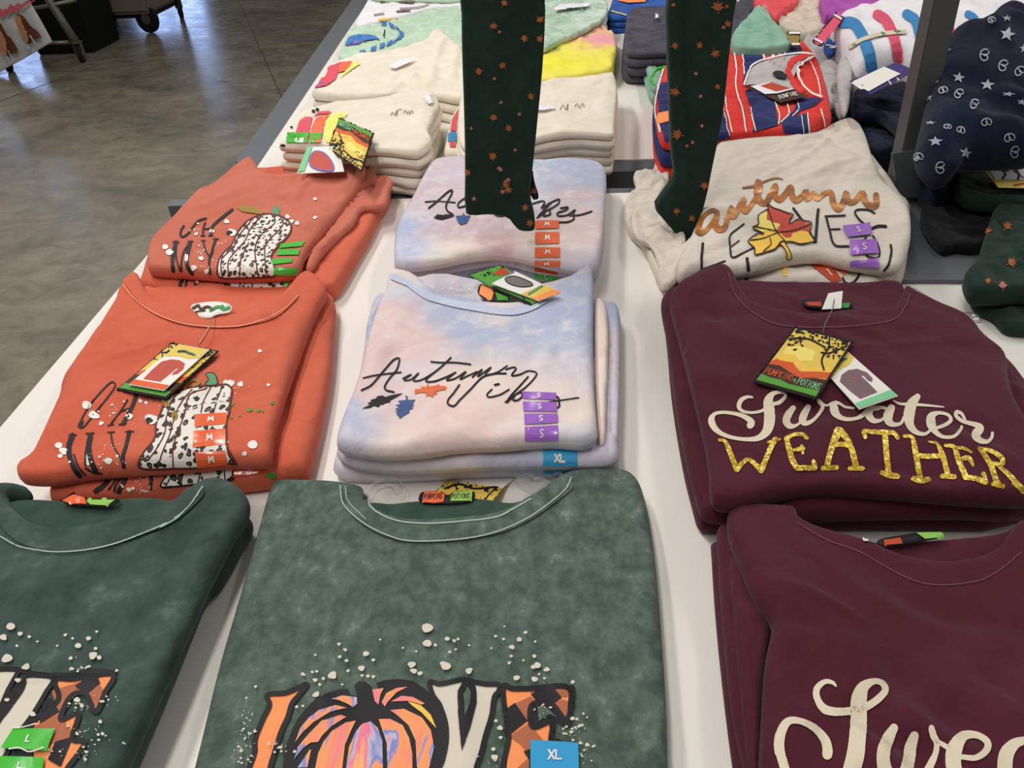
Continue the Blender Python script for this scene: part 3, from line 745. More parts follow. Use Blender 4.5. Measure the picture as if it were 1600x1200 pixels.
decal('printed_splatter', [('d',)+p for p in V7((50, 630, 7), (20, 675, 6), (88, 660, 4), (125, 672, 3), (75, 710, 2.5), (158, 692, 2), (273, 665, 3), (325, 710, 5), (303, 680, 2.4), (367, 680, 4), (400, 652, 2.4), (240, 710, 2), (35, 760, 8), (113, 793, 6), (300, 803, 4), (385, 750, 7), (410, 758, 4), (395, 722, 3), (295, 760, 3), (480, 812, 2.6), (35, 930, 4), (75, 855, 5), (140, 990, 5), (318, 932, 5), (498, 1105, 2.4))]
    + splat(rng, V7((340, 1060), (400, 1060), (320, 950), (350, 1150), (440, 930), (350, 800), (240, 1150)), 90, 10, .8, 3.2), C1, M['i_bone'], off=.003)
sticker(C1, V7((62, 1052), (232, 1052), (200, 1142), (12, 1132)), 'L', M['i_st_gr'], 2.2, .3, .08, off=.0042)
sticker(C1, V7((10, 1165), (190, 1168), (180, 1240), (-20, 1240)), 'L', M['i_st_gr'], 2.2, .3, .08, off=.0042)
decal('clear_size_strip', [('f', V7((60, 1130), (190, 1140), (190, 1168), (40, 1165)))], C1, M['clear'], off=.0042)
decal('strip_glint', [('s', V7((65, 1055), (110, 1050), (160, 1036)), 1.5), ('s', V7((50, 1140), (90, 1135), (130, 1150), (190, 1132)), 2)], C1, M['i_white'], off=.0055)

# ================================================================= F: tie-dye lower stack
TB, TP, TC, TV = (176, 188, 216), (232, 200, 196), (240, 222, 208), (205, 200, 214)
dyeF = (TV, [p[:2]+(p[2], p[3]) for p in V5((330, 400, .05, TP), (250, 600, .04, TP), (420, 330, .03, TP), (700, 300, .03, TB), (560, 280, .025, TB), (820, 420, .05, TB), (1250, 270, .05, TB), (1290, 450, .05, TB), (1100, 450, .05, (190, 196, 218)), (900, 320, .025, TC),
    (400, 130, .03, TC), (600, 850, .07, TP), (800, 700, .06, TC), (250, 880, .03, TB), (180, 800, .02, TB), (1280, 850, .04, TC), (1350, 940, .03, TB), (500, 520, .03, TP), (1150, 600, .04, (224, 212, 216)), (700, 820, .05, (236, 208, 198)), (400, 950, .03, TC), (350, 220, .03, (214, 212, 224)), (480, 620, .03, (220, 216, 222)))], .1)
dyeG = (TV, [p[:2]+(p[2], p[3]) for p in V5((200, 1060, .04, (208, 196, 204)), (600, 1060, .04, (216, 204, 210)), (1000, 1030, .04, (176, 182, 204)), (1300, 1000, .04, TB), (1450, 500, .05, (206, 190, 196)), (1470, 300, .03, (168, 180, 206)), (1470, 950, .03, (214, 196, 204)), (240, 350, .04, TB))], .25)
F3 = cloth('folded_sweatshirt', V5((300, 200), (1440, 240), (1488, 300), (1490, 900), (1500, 1060), (1480, 1082), (1300, 1085), (1100, 1090), (800, 1094), (500, 1112), (200, 1122), (65, 1100), (70, 1020), (180, 700), (240, 360)), TZ+.022, .022, M['tie'], sp=.008, amp=.002, seed=31, dye=dyeG)
tag(F3.o, 'pastel tie-dye sweatshirt at the bottom of the near centre stack, with blue XL sticker', 'sweatshirt', 'pastel tie-dye sweatshirts')
F2 = cloth('folded_sweatshirt', V5((300, 180), (1430, 230), (1500, 262), (1502, 400), (1500, 700), (1490, 900), (1490, 960), (1500, 1040), (1300, 1050), (900, 1050), (500, 1075), (300, 1070), (150, 1050), (75, 1000), (100, 950), (180, 700), (235, 420), (250, 270)), TZ+.046, .024, M['tie'], sp=.008, amp=.0022, seed=32, dye=dyeG,
    creases=[(V5((1440, 250), (1440, 500), (1450, 900)), -.006, .006), (V5((450, 1010), (700, 985), (1000, 1000)), -.003, .01)])
tag(F2.o, 'pastel tie-dye sweatshirt second from the top in the near centre stack, with XL sticker', 'sweatshirt', 'pastel tie-dye sweatshirts')
F1 = cloth('folded_sweatshirt', V5((330, 190), (338, 130), (352, 100), (380, 92), (450, 100), (505, 130), (540, 175), (600, 205), (680, 228), (780, 245), (880, 262), (960, 266), (1030, 250), (1100, 215), (1180, 165), (1260, 115), (1325, 72), (1358, 72), (1368, 130), (1366, 300), (1365, 480), (1370, 680), (1385, 860), (1392, 905), (1370, 935), (1300, 952), (1150, 936), (1000, 948),
    (900, 958), (700, 962), (600, 980), (500, 992), (400, 1000), (280, 1000), (180, 985), (90, 968), (82, 925), (120, 810), (190, 650), (235, 450), (275, 300)), TZ+.074, .028, M['tie'], sp=.0055, amp=.0034, wl=.11, seed=6, dye=dyeF,
    creases=[(V5((480, 960), (620, 930), (760, 900), (950, 910)), .0025, .01), (V5((1140, 900), (1250, 840), (1350, 800)), -.002, .01), (V5((340, 180), (400, 260), (520, 300)), -.002, .008)])
tag(F1.o, 'pastel tie-dye Autumn Vibes sweatshirt on top of the near centre stack', 'sweatshirt', 'pastel tie-dye sweatshirts')
for nm, pp, cc in (('sleeve', V5((1372, 220), (1400, 215), (1440, 260), (1445, 500), (1430, 800), (1430, 950), (1385, 940), (1375, 700), (1368, 450)), TC), ('sleeve', V5((245, 280), (300, 240), (290, 330), (250, 480), (215, 600), (225, 420)), TB)):
    cloth(nm, pp, TZ+.056, .016, M['tie'], parent=F1.o, amp=.004, wl=.03, seed=41, dye=(cc, [p[:2]+(.02, TP) for p in pp[::3]], 1.0))
cloth('back_neck', V5((380, 110), (500, 118), (560, 100), (660, 104), (800, 130), (1000, 170), (1200, 130), (1300, 90), (1280, 170), (1000, 290), (700, 260), (500, 190)), TZ+.058, .012, M['tie'], parent=F1.o, amp=.002, seed=9, dye=((214, 206, 216), [p[:2]+(.03, (196, 190, 206)) for p in V5((700, 150))], 1))
decal('collar', [('s', V5((370, 110), (440, 140), (500, 180), (560, 212), (680, 244), (780, 262), (880, 278), (970, 282), (1050, 262), (1120, 225)), 11)], F1, M['tie'], off=.002, g=4)
me_ = ALL[-1].data; ca_ = me_.color_attributes.new('dye', 'FLOAT_COLOR', 'POINT'); ca_.data.foreach_set('color', list(lin((196, 206, 228)))*len(me_.vertices))
decal('printed_lettering', [
    ('s', U3((65, 305), (130, 270), (200, 190), (270, 110), (310, 88), (322, 100), (300, 170), (250, 230), (222, 280), (232, 305), (282, 318)), 3.0),
    ('s', U3((78, 222), (150, 205), (230, 195), (330, 185)), 2.4),
    ('s', U3((345, 225), (400, 200), (350, 235), (400, 232), (450, 190), (415, 240), (470, 235), (540, 195), (610, 140), (668, 85)), 2.4),
    ('s', U3((668, 85), (600, 150), (520, 215), (500, 245), (560, 245), (640, 215), (700, 185)), 2.6), ('s', U3((535, 112), (600, 118), (700, 118), (800, 130)), 2.6),
    ('s', U3((700, 185), (650, 225), (640, 240), (700, 225), (770, 180), (730, 232), (790, 205), (850, 180), (810, 220), (880, 165), (850, 215), (940, 150), (900, 205), (980, 185), (1050, 140)), 2.3),
    ('s', U3((1040, 165), (1090, 150), (1108, 160), (1078, 205), (1130, 200), (1190, 175), (1245, 185), (1240, 215), (1180, 280), (1110, 330), (1060, 370), (1035, 385)), 2.5),
    ('s', U3((725, 270), (690, 320), (650, 370), (650, 400), (690, 412), (730, 370), (800, 300), (880, 220), (960, 195), (1040, 192)), 2.8),
    ('s', U3((965, 270), (992, 264)), 3.2), ('s', U3((945, 300), (912, 335), (930, 352), (1000, 335), (1060, 300)), 2.4),
    ('s', U3((1190, 215), (1130, 280), (1070, 345), (1045, 388), (1100, 335), (1085, 370), (1120, 372), (1150, 345), (1140, 320), (1110, 330)), 2.8),
    ('s', U3((1330, 385), (1430, 370), (1530, 355)), 2.0), ('s', U3((1375, 345), (1395, 360), (1398, 390), (1400, 412), (1385, 425)), 3.0)], F1, M['i_black'])
decal('printed_leaf', [('f', U3((65, 432), (120, 405), (105, 392), (130, 385), (125, 372), (160, 362), (175, 345), (210, 342), (225, 352), (270, 338), (345, 325), (300, 352), (255, 375), (262, 385), (225, 392), (205, 405), (195, 400), (180, 420), (150, 410), (120, 425)))], F1, M['i_black'])
decal('printed_leaf', [('f', U3((290, 430), (318, 425), (296, 405), (330, 400), (310, 378), (365, 372), (362, 340), (375, 345), (378, 372), (430, 368), (412, 392), (418, 412), (395, 410), (415, 425), (385, 440), (390, 455), (345, 480), (322, 498), (315, 480), (300, 470), (312, 462), (292, 452), (310, 445)))], F1, M['i_ink_blue'])
decal('printed_leaf', [('f', U3((425, 300), (470, 295), (465, 280), (505, 282), (512, 255), (525, 280), (560, 275), (590, 265), (595, 275), (640, 280), (635, 300), (600, 305), (560, 318), (580, 330), (550, 335), (550, 355), (515, 340), (500, 350), (505, 325), (470, 320), (425, 332)))], F1, M['i_ink_or'])
for i, (q, s_) in enumerate(((U3((1150, 316), (1378, 325), (1378, 372), (1155, 362)), 0), (U3((1155, 384), (1380, 388), (1385, 452), (1160, 450)), 0), (U3((1165, 466), (1388, 466), (1392, 525), (1168, 540)), 1), (U3((1168, 556), (1392, 545), (1394, 640), (1168, 642)), 1))):
    sticker(F1, q, 'S', M['i_st_pu'], 1.5, .5, .11)
decal('clear_size_strip', [('f', U3((1148, 314), (1378, 320), (1396, 650), (1164, 652)))], F1, M['clear'], off=.0012)
sticker(F2, V5((1115, 975), (1284, 972), (1284, 1048), (1116, 1048)), 'XL', M['i_st_bl'], 2.6, .4, .13)
sticker(F3, V5((1116, 1072), (1284, 1070), (1284, 1092), (1116, 1092)), 'XL', M['i_st_bl'], 1.5, .5, .13)

# ================================================================= E: tie-dye upper stack
dyeE = (TV, [p[:2]+(p[2], p[3]) for p in V2((500, 300, .05, (206, 184, 190)), (250, 500, .03, TB), (300, 620, .03, (196, 200, 224)), (450, 130, .04, (206, 188, 196)), (700, 500, .06, (206, 180, 184)), (1150, 120, .05, (176, 186, 210)), (1300, 220, .05, (176, 184, 208)), (1250, 300, .03, (212, 190, 190)), (1200, 500, .06, (218, 194, 190)), (800, 590, .03, (224, 178, 178)), (550, 630, .04, TC), (450, 630, .01, (196, 216, 214)), (1000, 560, .04, TC))], .08)
dyeE2 = ((190, 176, 190), [p[:2]+(p[2], p[3]) for p in V2((300, 720, .03, (214, 184, 186)), (600, 680, .03, (190, 176, 190)), (1200, 720, .03, (200, 180, 188)))], .3)
E3 = cloth('folded_sweatshirt', V2((430, 100), (1390, 110), (1405, 300), (1392, 740), (1260, 762), (1000, 745), (780, 700), (540, 752), (230, 752), (215, 700), (215, 480)), TZ+.024, .024, M['tie'], sp=.009, seed=51, dye=((180, 182, 204), [V2((1100, 740))[0]+(.03, TB)], .5))
tag(E3.o, 'pastel tie-dye sweatshirt at the bottom of the far centre stack', 'sweatshirt', 'pastel tie-dye sweatshirts')
E2 = cloth('folded_sweatshirt', V2((430, 100), (1395, 110), (1408, 300), (1385, 700), (1260, 728), (1000, 700), (850, 655), (740, 655), (450, 712), (320, 728), (205, 732), (203, 600), (208, 480), (300, 300)), TZ+.046, .022, M['tie'], sp=.009, seed=52, dye=dyeE2)
tag(E2.o, 'pinkish tie-dye sweatshirt in the middle of the far centre stack', 'sweatshirt', 'pastel tie-dye sweatshirts')
E1 = cloth('folded_sweatshirt', V2((425, 92), (520, 78), (620, 76), (760, 90), (1000, 90), (1200, 88), (1330, 95), (1398, 118), (1412, 180), (1402, 350), (1395, 450), (1385, 560), (1368, 680), (1320, 705), (1240, 706), (1100, 680), (950, 640), (850, 620), (720, 618), (600, 635), (480, 662), (350, 684), (212, 682), (202, 640), (204, 560), (212, 480), (250, 400), (310, 300), (345, 220), (400, 120)),
    TZ+.07, .026, M['tie'], sp=.006, amp=.0036, wl=.1, seed=7, dye=dyeE, creases=[(V2((210, 490), (300, 470), (420, 440)), -.003, .008), (V2((240, 640), (380, 520), (480, 430)), .003, .008), (V2((400, 640), (700, 585), (1000, 600)), .002, .012)])
tag(E1.o, 'pastel tie-dye Autumn Vibes sweatshirt on top of the far centre stack', 'sweatshirt', 'pastel tie-dye sweatshirts')
decal('printed_lettering', [('s', V2((380, 315), (450, 310), (550, 318)), 2), ('s', V2((400, 350), (450, 310), (500, 265), (530, 248), (530, 270), (500, 330), (505, 365), (535, 385)), 2.8), ('s', V2((608, 290), (570, 320), (568, 345), (600, 340), (620, 330)), 2.4),
    ('s', V2((990, 325), (1040, 310), (1060, 318), (1040, 350), (1090, 320), (1140, 300), (1130, 330), (1060, 370), (1015, 405)), 2.4), ('s', V2((1095, 320), (1050, 365), (1020, 400), (1060, 375), (1050, 395), (1090, 385), (1085, 365)), 2.6),
    ('s', V2((1150, 350), (1190, 345), (1180, 360), (1130, 378), (1140, 395), (1190, 388), (1230, 360), (1220, 385), (1225, 410), (1190, 428), (1140, 430)), 2.6), ('s', V2((1200, 392), (1260, 388), (1325, 368)), 2.4), ('s', V2((765, 370), (780, 390), (820, 395), (845, 380)), 2.2)], E1, M['i_black'])
decal('printed_leaf', [('f', V2((428, 405), (450, 385), (480, 390), (500, 385), (550, 390), (530, 400), (480, 415), (450, 412)))], E1, M['i_black'])
decal('printed_leaf', [('f', V2((553, 395), (590, 392), (598, 375), (605, 392), (638, 392), (625, 415), (615, 435), (580, 445), (565, 430), (558, 412)))], E1, M['i_ink_blue'])
for q, tx in ((V2((1005, 422), (1138, 422), (1138, 465), (1004, 470)), 'M'), (V2((1004, 488), (1140, 488), (1142, 552), (1004, 555)), 'M'), (V2((1004, 575), (1144, 575), (1146, 630), (1004, 628)), 'M'), (V2((1004, 645), (1148, 648), (1146, 682), (1004, 672)), 'M')):
    sticker(E1, q, tx, M['i_st_or'], 1.8, .38, .16)
decal('clear_size_strip', [('f', V2((1002, 420), (1140, 420), (1148, 682), (1002, 670)))], E1, M['clear'], off=.0012)
sticker(E2, V2((1004, 680), (1138, 695), (1132, 722), (1004, 700)), '', M['i_brick'])
sticker(E3, V2((1004, 705), (1136, 730), (1134, 772), (1002, 740)), 'L', M['i_st_gr'], 1.4, .5, .1)

# ================================================================= B: orange lower stack
B2 = cloth('folded_sweatshirt', V4((600, 100), (1440, 80), (1510, 130), (1556, 160), (1552, 240), (1540, 380), (1528, 520), (1480, 750), (1448, 880), (1430, 958), (1380, 975), (1260, 985), (1180, 1000), (1000, 1015), (850, 1035), (600, 1065), (400, 1085), (250, 1098), (240, 1070), (252, 1010), (275, 960), (300, 700), (420, 400)), TZ+.036, .036, M['orange'], sp=.007, amp=.002, seed=61,
    creases=[(V4((1500, 200), (1440, 420), (1400, 700), (1380, 960)), .003, .012), (V4((1320, 600), (1340, 720), (1300, 860)), -.004, .008)])
tag(B2.o, 'orange Oh My pumpkin sweatshirt underneath in the near left stack, fold and sleeve side showing', 'sweatshirt', 'orange pumpkin sweatshirts')
B1 = cloth('folded_sweatshirt', V4((545, 150), (548, 125), (575, 72), (610, 45), (640, 34), (655, 55), (668, 100), (710, 150), (780, 195), (860, 222), (960, 236), (1080, 236), (1180, 216), (1260, 185), (1320, 130), (1365, 70), (1400, 38), (1435, 30), (1485, 55), (1512, 100), (1508, 135), (1478, 180), (1440, 270), (1390, 400), (1340, 540), (1300, 660), (1272, 750), (1262, 850), (1255, 890), (1215, 905), (1050, 903), (900, 920),
    (750, 930), (640, 938), (500, 948), (380, 958), (250, 985), (150, 985), (88, 978), (82, 925), (150, 888), (200, 790), (245, 690), (288, 600), (292, 540), (330, 480), (400, 385), (440, 330), (465, 290), (500, 230)),
    TZ+.066, .03, M['orange'], sp=.0055, amp=.0035, wl=.12, seed=11,
    creases=[(V4((1330, 200), (1200, 300), (1050, 420)), .002, .012), (V4((640, 260), (540, 330), (420, 420)), .002, .012), (V4((1400, 120), (1330, 300), (1230, 500)), -.0018, .012), (V4((560, 330), (640, 340), (760, 330)), -.002, .01)])
tag(B1.o, 'orange Oh My sweatshirt with leopard pumpkin, on top of the near left stack', 'sweatshirt', 'orange pumpkin sweatshirts')
cloth('back_neck', V4((655, 85), (700, 88), (760, 110), (850, 130), (1000, 128), (1100, 145), (1200, 170), (1300, 140), (1345, 120), (1330, 190), (1180, 270), (900, 270), (700, 190)), TZ+.053, .012, M['orange'], parent=B1.o, amp=.0015, seed=9)
decal('collar', [('s', V4((598, 62), (640, 120), (690, 165), (760, 208), (850, 240), (960, 254), (1080, 254), (1190, 236), (1280, 202), (1360, 130)), 14)], B1, M['orange'], off=.002, g=4)
decal('stitching', [('s', V4((572, 82), (620, 140), (690, 195), (780, 240), (880, 266), (1000, 276), (1120, 270), (1220, 240), (1310, 195), (1380, 130)), 1.6), ('s', V4((990, 240), (950, 310), (925, 350)), 1.3)], B1, M['i_stitcho'], off=.0025)
nl = cloth('neck_label', V4((880, 168), (925, 158), (1000, 150), (1060, 160), (1078, 180), (1065, 205), (1000, 212), (980, 230), (920, 225), (915, 205), (888, 192)), TZ+.068, .003, M['i_white'], parent=B1.o, amp=.0004, r=.001)
decal('label_text', [('s', V4((895, 185), (920, 172), (930, 190), (960, 178), (985, 190)), 4), ('s', V4((910, 200), (950, 196)), 2)], nl, M['i_dkbrown'], parent=nl.o)
decal('label_text', [('s', V4((975, 195), (1010, 178), (1035, 190), (1060, 182)), 4.5), ('d',)+V4((1030, 178))[0]+(3.5,)], nl, M['i_grn'], parent=nl.o)
OHMY = [('c', W3((440, 352), (410, 352), (340, 420), (260, 520), (205, 620), (198, 660), (230, 655), (290, 580), (370, 480), (440, 385)), 2.4), ('s', W3((198, 650), (215, 620)), 6),
    ('s', W3((530, 470), (480, 550), (410, 645)), 2.4), ('s', W3((590, 435), (560, 520), (500, 635)), 6), ('s', W3((480, 552), (560, 520)), 2), ('s', W3((395, 648), (435, 640)), 2), ('s', W3((475, 640), (520, 632)), 2.4),
    ('s', W3((150, 715), (125, 790), (130, 860), (160, 940), (200, 990)), 8), ('s', W3((160, 850), (190, 930), (240, 985)), 3), ('s', W3((275, 705), (250, 790), (240, 860), (240, 920)), 3), ('s', W3((275, 720), (262, 800), (280, 890), (310, 960)), 8), ('s', W3((240, 940), (300, 970), (350, 975)), 3),
    ('s', W3((125, 716), (175, 712)), 2.2), ('s', W3((245, 704), (300, 700)), 2.2), ('s', W3((395, 695), (440, 692)), 2.2), ('s', W3((520, 690), (575, 688)), 2.2),
    ('s', W3((415, 695), (430, 780), (470, 850), (510, 930)), 2.6), ('s', W3((545, 690), (520, 790), (500, 860), (505, 930)), 5.5)]
decal('printed_lettering', OHMY, B1, M['i_black'])
pumpB = W3((800, 470), (850, 430), (930, 395), (1010, 378), (1080, 375), (1160, 370), (1220, 365), (1255, 395), (1250, 450), (1235, 560), (1215, 640), (1230, 830), (1280, 905), (1200, 905), (1020, 935), (850, 940), (700, 945), (620, 935), (610, 900), (640, 840), (700, 770), (725, 720), (730, 640), (770, 540))
decal('printed_pumpkin', [('f', pumpB)], B1, M['leopard'])
ln = [('c', pumpB, 3.2)]+[('s', p, 2.2) for p in (W3((880, 420), (830, 500), (800, 600), (790, 700), (740, 800), (680, 880)), W3((980, 400), (910, 480), (860, 580), (830, 700), (780, 820), (740, 940)), W3((1080, 390), (960, 440), (930, 560), (890, 680), (850, 800), (850, 940)),
    W3((1110, 380), (1060, 480), (1040, 560)), W3((1190, 375), (1150, 480), (1130, 550)), W3((1215, 780), (1290, 910)))]
decal('printed_outline', ln, B1, M['i_wine'], off=.0013)
decal('printed_stem', [('f', W3((1070, 365), (1095, 330), (1075, 290), (1120, 282), (1150, 310), (1152, 362), (1110, 372)))], B1, M['i_pg'], off=.0012)
decal('printed_stem', [('c', W3((1070, 365), (1095, 330), (1075, 290), (1120, 282), (1150, 310), (1152, 362), (1110, 372)), 1.4), ], B1, M['i_black'], off=.0016)
decal('printed_vine', [('s', W3((930, 390), (960, 350), (1000, 330), (1030, 355), (990, 375)), 4), ('d',)+W3((860, 580))[0]+(5, 8), ('d',)+W3((800, 500))[0]+(4, 6)], B1, M['i_gold2'], off=.0018)
rng = random.Random(12)
spl = [('d',)+p for p in W3((250, 505, 8), (300, 575, 8), (350, 632, 4), (700, 605, 10), (540, 585, 6), (55, 785, 6), (90, 825, 7), (65, 860, 4), (1245, 355, 7), (1315, 360, 5), (1210, 345, 4), (1400, 780, 8), (1345, 840, 4), (1220, 765, 3), (1450, 130, 3.2), (1510, 365, 3), (620, 480, 3), (660, 490, 3), (260, 870, 5, 12), (400, 890, 6), (130, 900, 2))]
spl += splat(rng, W3((480, 520), (400, 560), (560, 600), (480, 880), (330, 880), (720, 500), (650, 860), (430, 780), (1300, 400)), 60, 9, .7, 2.4)
decal('printed_splatter', spl, B1, M['i_white'], off=.0011)
decal('printed_splatter', [('d',)+W3((683, 615))[0]+(5.5,)], B1, M['i_black'], off=.0018)
decal('printed_splatter', [('d',)+p for p in W3((1255, 500, 3), (1380, 540, 4), (1440, 545, 3), (1535, 492, 3), (1310, 580, 2), (1250, 595, 2), (1470, 548, 2))], B1, M['i_grn'], off=.0011)
for q in (W3((1000, 572), (1222, 560), (1215, 640), (995, 660)), W3((990, 688), (1212, 672), (1212, 780), (985, 800)), W3((1000, 828), (1212, 822), (1228, 910), (1018, 938))):
    sticker(B1, q, 'M', M['i_st_or'], 2.4, .36, .16)
decal('printed_lettering', [('s', W3((370, 975), (400, 1010), (380, 1050), (310, 1100)), 7), ('s', W3((370, 975), (450, 1010), (400, 1090)), 2.5), ('s', W3((520, 965), (450, 1060), (440, 1100)), 3), ('s', W3((545, 960), (510, 1030), (470, 1100)), 7), ('s', W3((700, 960), (690, 1010), (685, 1060)), 2.6), ('s', W3((750, 960), (705, 1010), (690, 1080)), 4), ('s', W3((160, 1110), (100, 1150), (60, 1170)), 3)], B2, M['i_black'])
pB2 = W3((820, 965), (1000, 940), (1250, 915), (1260, 980), (1250, 1020), (1060, 1040), (900, 1060), (770, 1070), (770, 1040), (800, 1000))
decal('printed_pumpkin', [('f', pB2)], B2, M['leopard'])
decal('printed_outline', [('c', pB2, 2.6)]+[('s', p, 2) for p in (W3((930, 950), (900, 1050)), W3((1050, 945), (1020, 1040)), W3((1200, 925), (1210, 1020)), W3((860, 960), (800, 1060)))], B2, M['i_black'], off=.0013)
decal('printed_splatter', splat(rng, W3((530, 1075), (590, 1020), (660, 1020), (660, 1080)), 30, 6, .8, 4), B2, M['i_white'], off=.0012)
sticker(B2, W3((1265, 935), (1500, 925), (1495, 965), (1270, 1000)), 'M', M['i_st_or'], 1.4, .5, .12)
decal('printed_stem', [('F', W3((1500, 985), (1530, 965), (1560, 985), (1550, 1010), (1510, 1005)))], B2, M['i_grn'])

# ================================================================= A: orange upper stack
A2 = cloth('folded_sweatshirt', V1((600, 150), (1400, 130), (1500, 190), (1485, 320), (1440, 370), (1380, 500), (1300, 630), (1210, 790), (1175, 828), (1120, 835), (1000, 840), (880, 846), (560, 850), (300, 850), (90, 830), (75, 790), (95, 740), (120, 640), (300, 400)), TZ+.038, .038, M['orange'], sp=.008, amp=.002, seed=71)
tag(A2.o, 'dusty orange pumpkin sweatshirt underneath in the far left stack', 'sweatshirt', 'orange pumpkin sweatshirts')
A1 = cloth('folded_sweatshirt', V1((480, 240), (560, 170), (610, 130), (680, 88), (712, 80), (732, 110), (750, 150), (790, 175), (860, 180), (960, 178), (1080, 160), (1200, 135), (1280, 112), (1345, 98), (1362, 130), (1350, 200), (1290, 280), (1230, 350), (1170, 430), (1100, 510), (1030, 590), (1000, 640), (985, 690), (955, 722), (880, 736), (700, 740), (560, 742), (400, 728), (250, 718), (125, 712), (112, 680), (115, 610), (130, 550), (190, 490), (250, 430), (330, 340), (385, 280), (405, 262)),
    TZ+.068, .03, M['dusty'], sp=.006, amp=.0038, wl=.11, seed=14, creases=[(V1((700, 160), (560, 250), (450, 330)), .002, .01), (V1((1300, 200), (1150, 330), (1030, 500)), .003, .014), (V1((760, 200), (950, 260), (1100, 230)), .0016, .012)])
tag(A1.o, 'dusty orange Oh My pumpkin sweatshirt on top of the far left stack', 'sweatshirt', 'orange pumpkin sweatshirts')
cloth('sleeve', V1((1340, 100), (1400, 140), (1425, 185), (1400, 215), (1330, 240), (1270, 245), (1235, 300), (1160, 440), (1060, 560), (1000, 660), (985, 640), (1060, 540), (1180, 400), (1290, 270), (1350, 190)), TZ+.062, .022, M['dusty'], parent=A1.o, amp=.004, wl=.04, seed=72, ridged=True)
cloth('sleeve', V1((1262, 250), (1300, 242), (1400, 200), (1440, 175), (1500, 185), (1508, 220), (1480, 260), (1480, 330), (1420, 350), (1320, 360), (1290, 440), (1200, 520), (1100, 620), (1040, 720), (1000, 690), (1060, 580), (1180, 440), (1240, 320)), TZ+.056, .022, M['dusty'], parent=A2.o, amp=.005, wl=.05, seed=73, ridged=True)
decal('printed_lettering', [('s', W4((545, 250), (480, 270), (430, 320), (390, 380), (340, 418), (310, 410), (315, 360), (340, 320)), 3), ('s', W4((540, 290), (520, 350), (520, 410)), 2.6), ('s', W4((790, 170), (700, 240), (610, 320), (590, 405)), 4), ('s', W4((500, 412), (535, 412)), 2), ('s', W4((570, 410), (610, 408)), 2), ('s', W4((535, 350), (605, 340)), 2),
    ('s', W4((270, 470), (245, 560), (235, 650), (245, 730)), 5.5), ('s', W4((270, 500), (270, 620), (310, 730)), 2.4), ('s', W4((400, 465), (340, 560), (320, 650), (320, 735)), 2.4), ('s', W4((400, 480), (370, 600), (375, 690), (420, 755)), 5.5), ('s', W4((240, 468), (295, 468)), 2), ('s', W4((380, 465), (425, 462)), 2),
    ('s', W4((505, 455), (535, 455)), 2), ('s', W4((615, 442), (660, 440)), 2), ('s', W4((518, 455), (545, 550), (580, 610)), 2.3), ('s', W4((635, 440), (600, 560), (575, 640), (585, 760)), 3.5)], A1, M['i_black'])
pA = W4((870, 340), (930, 280), (1000, 240), (1090, 215), (1170, 215), (1250, 240), (1320, 290), (1335, 350), (1300, 420), (1220, 500), (1150, 600), (1180, 700), (1180, 775), (1000, 790), (850, 795), (720, 795), (660, 770), (655, 680), (680, 610), (740, 540), (790, 490), (830, 400))
decal('printed_pumpkin', [('f', pA)], A1, M['leopard'])
decal('printed_outline', [('c', pA, 2.8)]+[('s', p, 2) for p in (W4((960, 280), (860, 400), (800, 520), (690, 640), (700, 780)), W4((1050, 240), (960, 340), (900, 470), (760, 640), (760, 780)), W4((1180, 225), (1180, 300), (1060, 400), (1000, 540), (1030, 780)), W4((1260, 250), (1250, 330), (1110, 480), (1090, 600), (1110, 780)), W4((940, 480), (870, 640), (860, 790)))], A1, M['i_wine'], off=.0013)
decal('printed_stem', [('f', W4((1155, 215), (1160, 160), (1200, 132), (1228, 165), (1225, 225)))], A1, M['i_pg'], off=.0013)
decal('printed_vine', [('f', W4((830, 150), (900, 130), (1000, 150), (1080, 190), (1070, 215), (980, 205), (880, 190)))], A1, M['i_gold2'], off=.0012)
decal('printed_splatter', [('d',)+p for p in W4((170, 515, 5), (210, 565, 6), (790, 380, 7), (455, 395, 3), (600, 370, 4), (740, 280, 4), (1300, 235, 4), (1335, 280, 4), (1390, 295, 4), (1555, 72, 3), (1555, 243, 3), (500, 620, 4), (435, 705, 5), (555, 735, 4), (365, 620, 3, 7))]+splat(random.Random(2), W4((480, 560), (440, 350), (700, 480), (620, 700)), 40, 7, .6, 1.8), A1, M['i_white'], off=.0011)
decal('printed_splatter', [('d',)+W4((765, 385))[0]+(4.5, 3)], A1, M['i_black'], off=.0018)
for q in (W4((1240, 490), (1460, 462), (1430, 510), (1220, 530)), W4((1210, 540), (1410, 540), (1400, 590), (1200, 595)), W4((1150, 630), (1350, 620), (1340, 660), (1160, 680)), W4((1180, 700), (1385, 710), (1380, 770), (1170, 765))):
    sticker(A1, q, '', M['i_st_gr'])
decal('printed_lettering', [('s', W4((370, 785), (310, 850), (320, 940)), 5), ('s', W4((370, 800), (360, 880), (385, 930)), 3), ('s', W4((500, 785), (450, 850), (460, 930)), 4), ('s', W4((660, 795), (645, 850), (665, 930)), 3)], A2, M['i_black'])
pA2 = W4((740, 830), (900, 810), (1260, 790), (1255, 905), (1200, 940), (900, 950), (760, 945), (730, 900))
decal('printed_pumpkin', [('f', pA2)], A2, M['leopard'])
decal('printed_outline', [('c', pA2, 2.4), ('s', W4((870, 820), (850, 940)), 2), ('s', W4((980, 810), (970, 940)), 2), ('s', W4((1150, 800), (1170, 935)), 2)], A2, M['i_black'], off=.0013)
sticker(A2, W4((1270, 800), (1370, 790), (1330, 840), (1262, 905)), '', M['i_st_gr'])
decal('printed_splatter', splat(random.Random(5), W4((490, 890), (330, 790), (620, 900)), 20, 5, .8, 3), A2, M['i_white'], off=.0012)

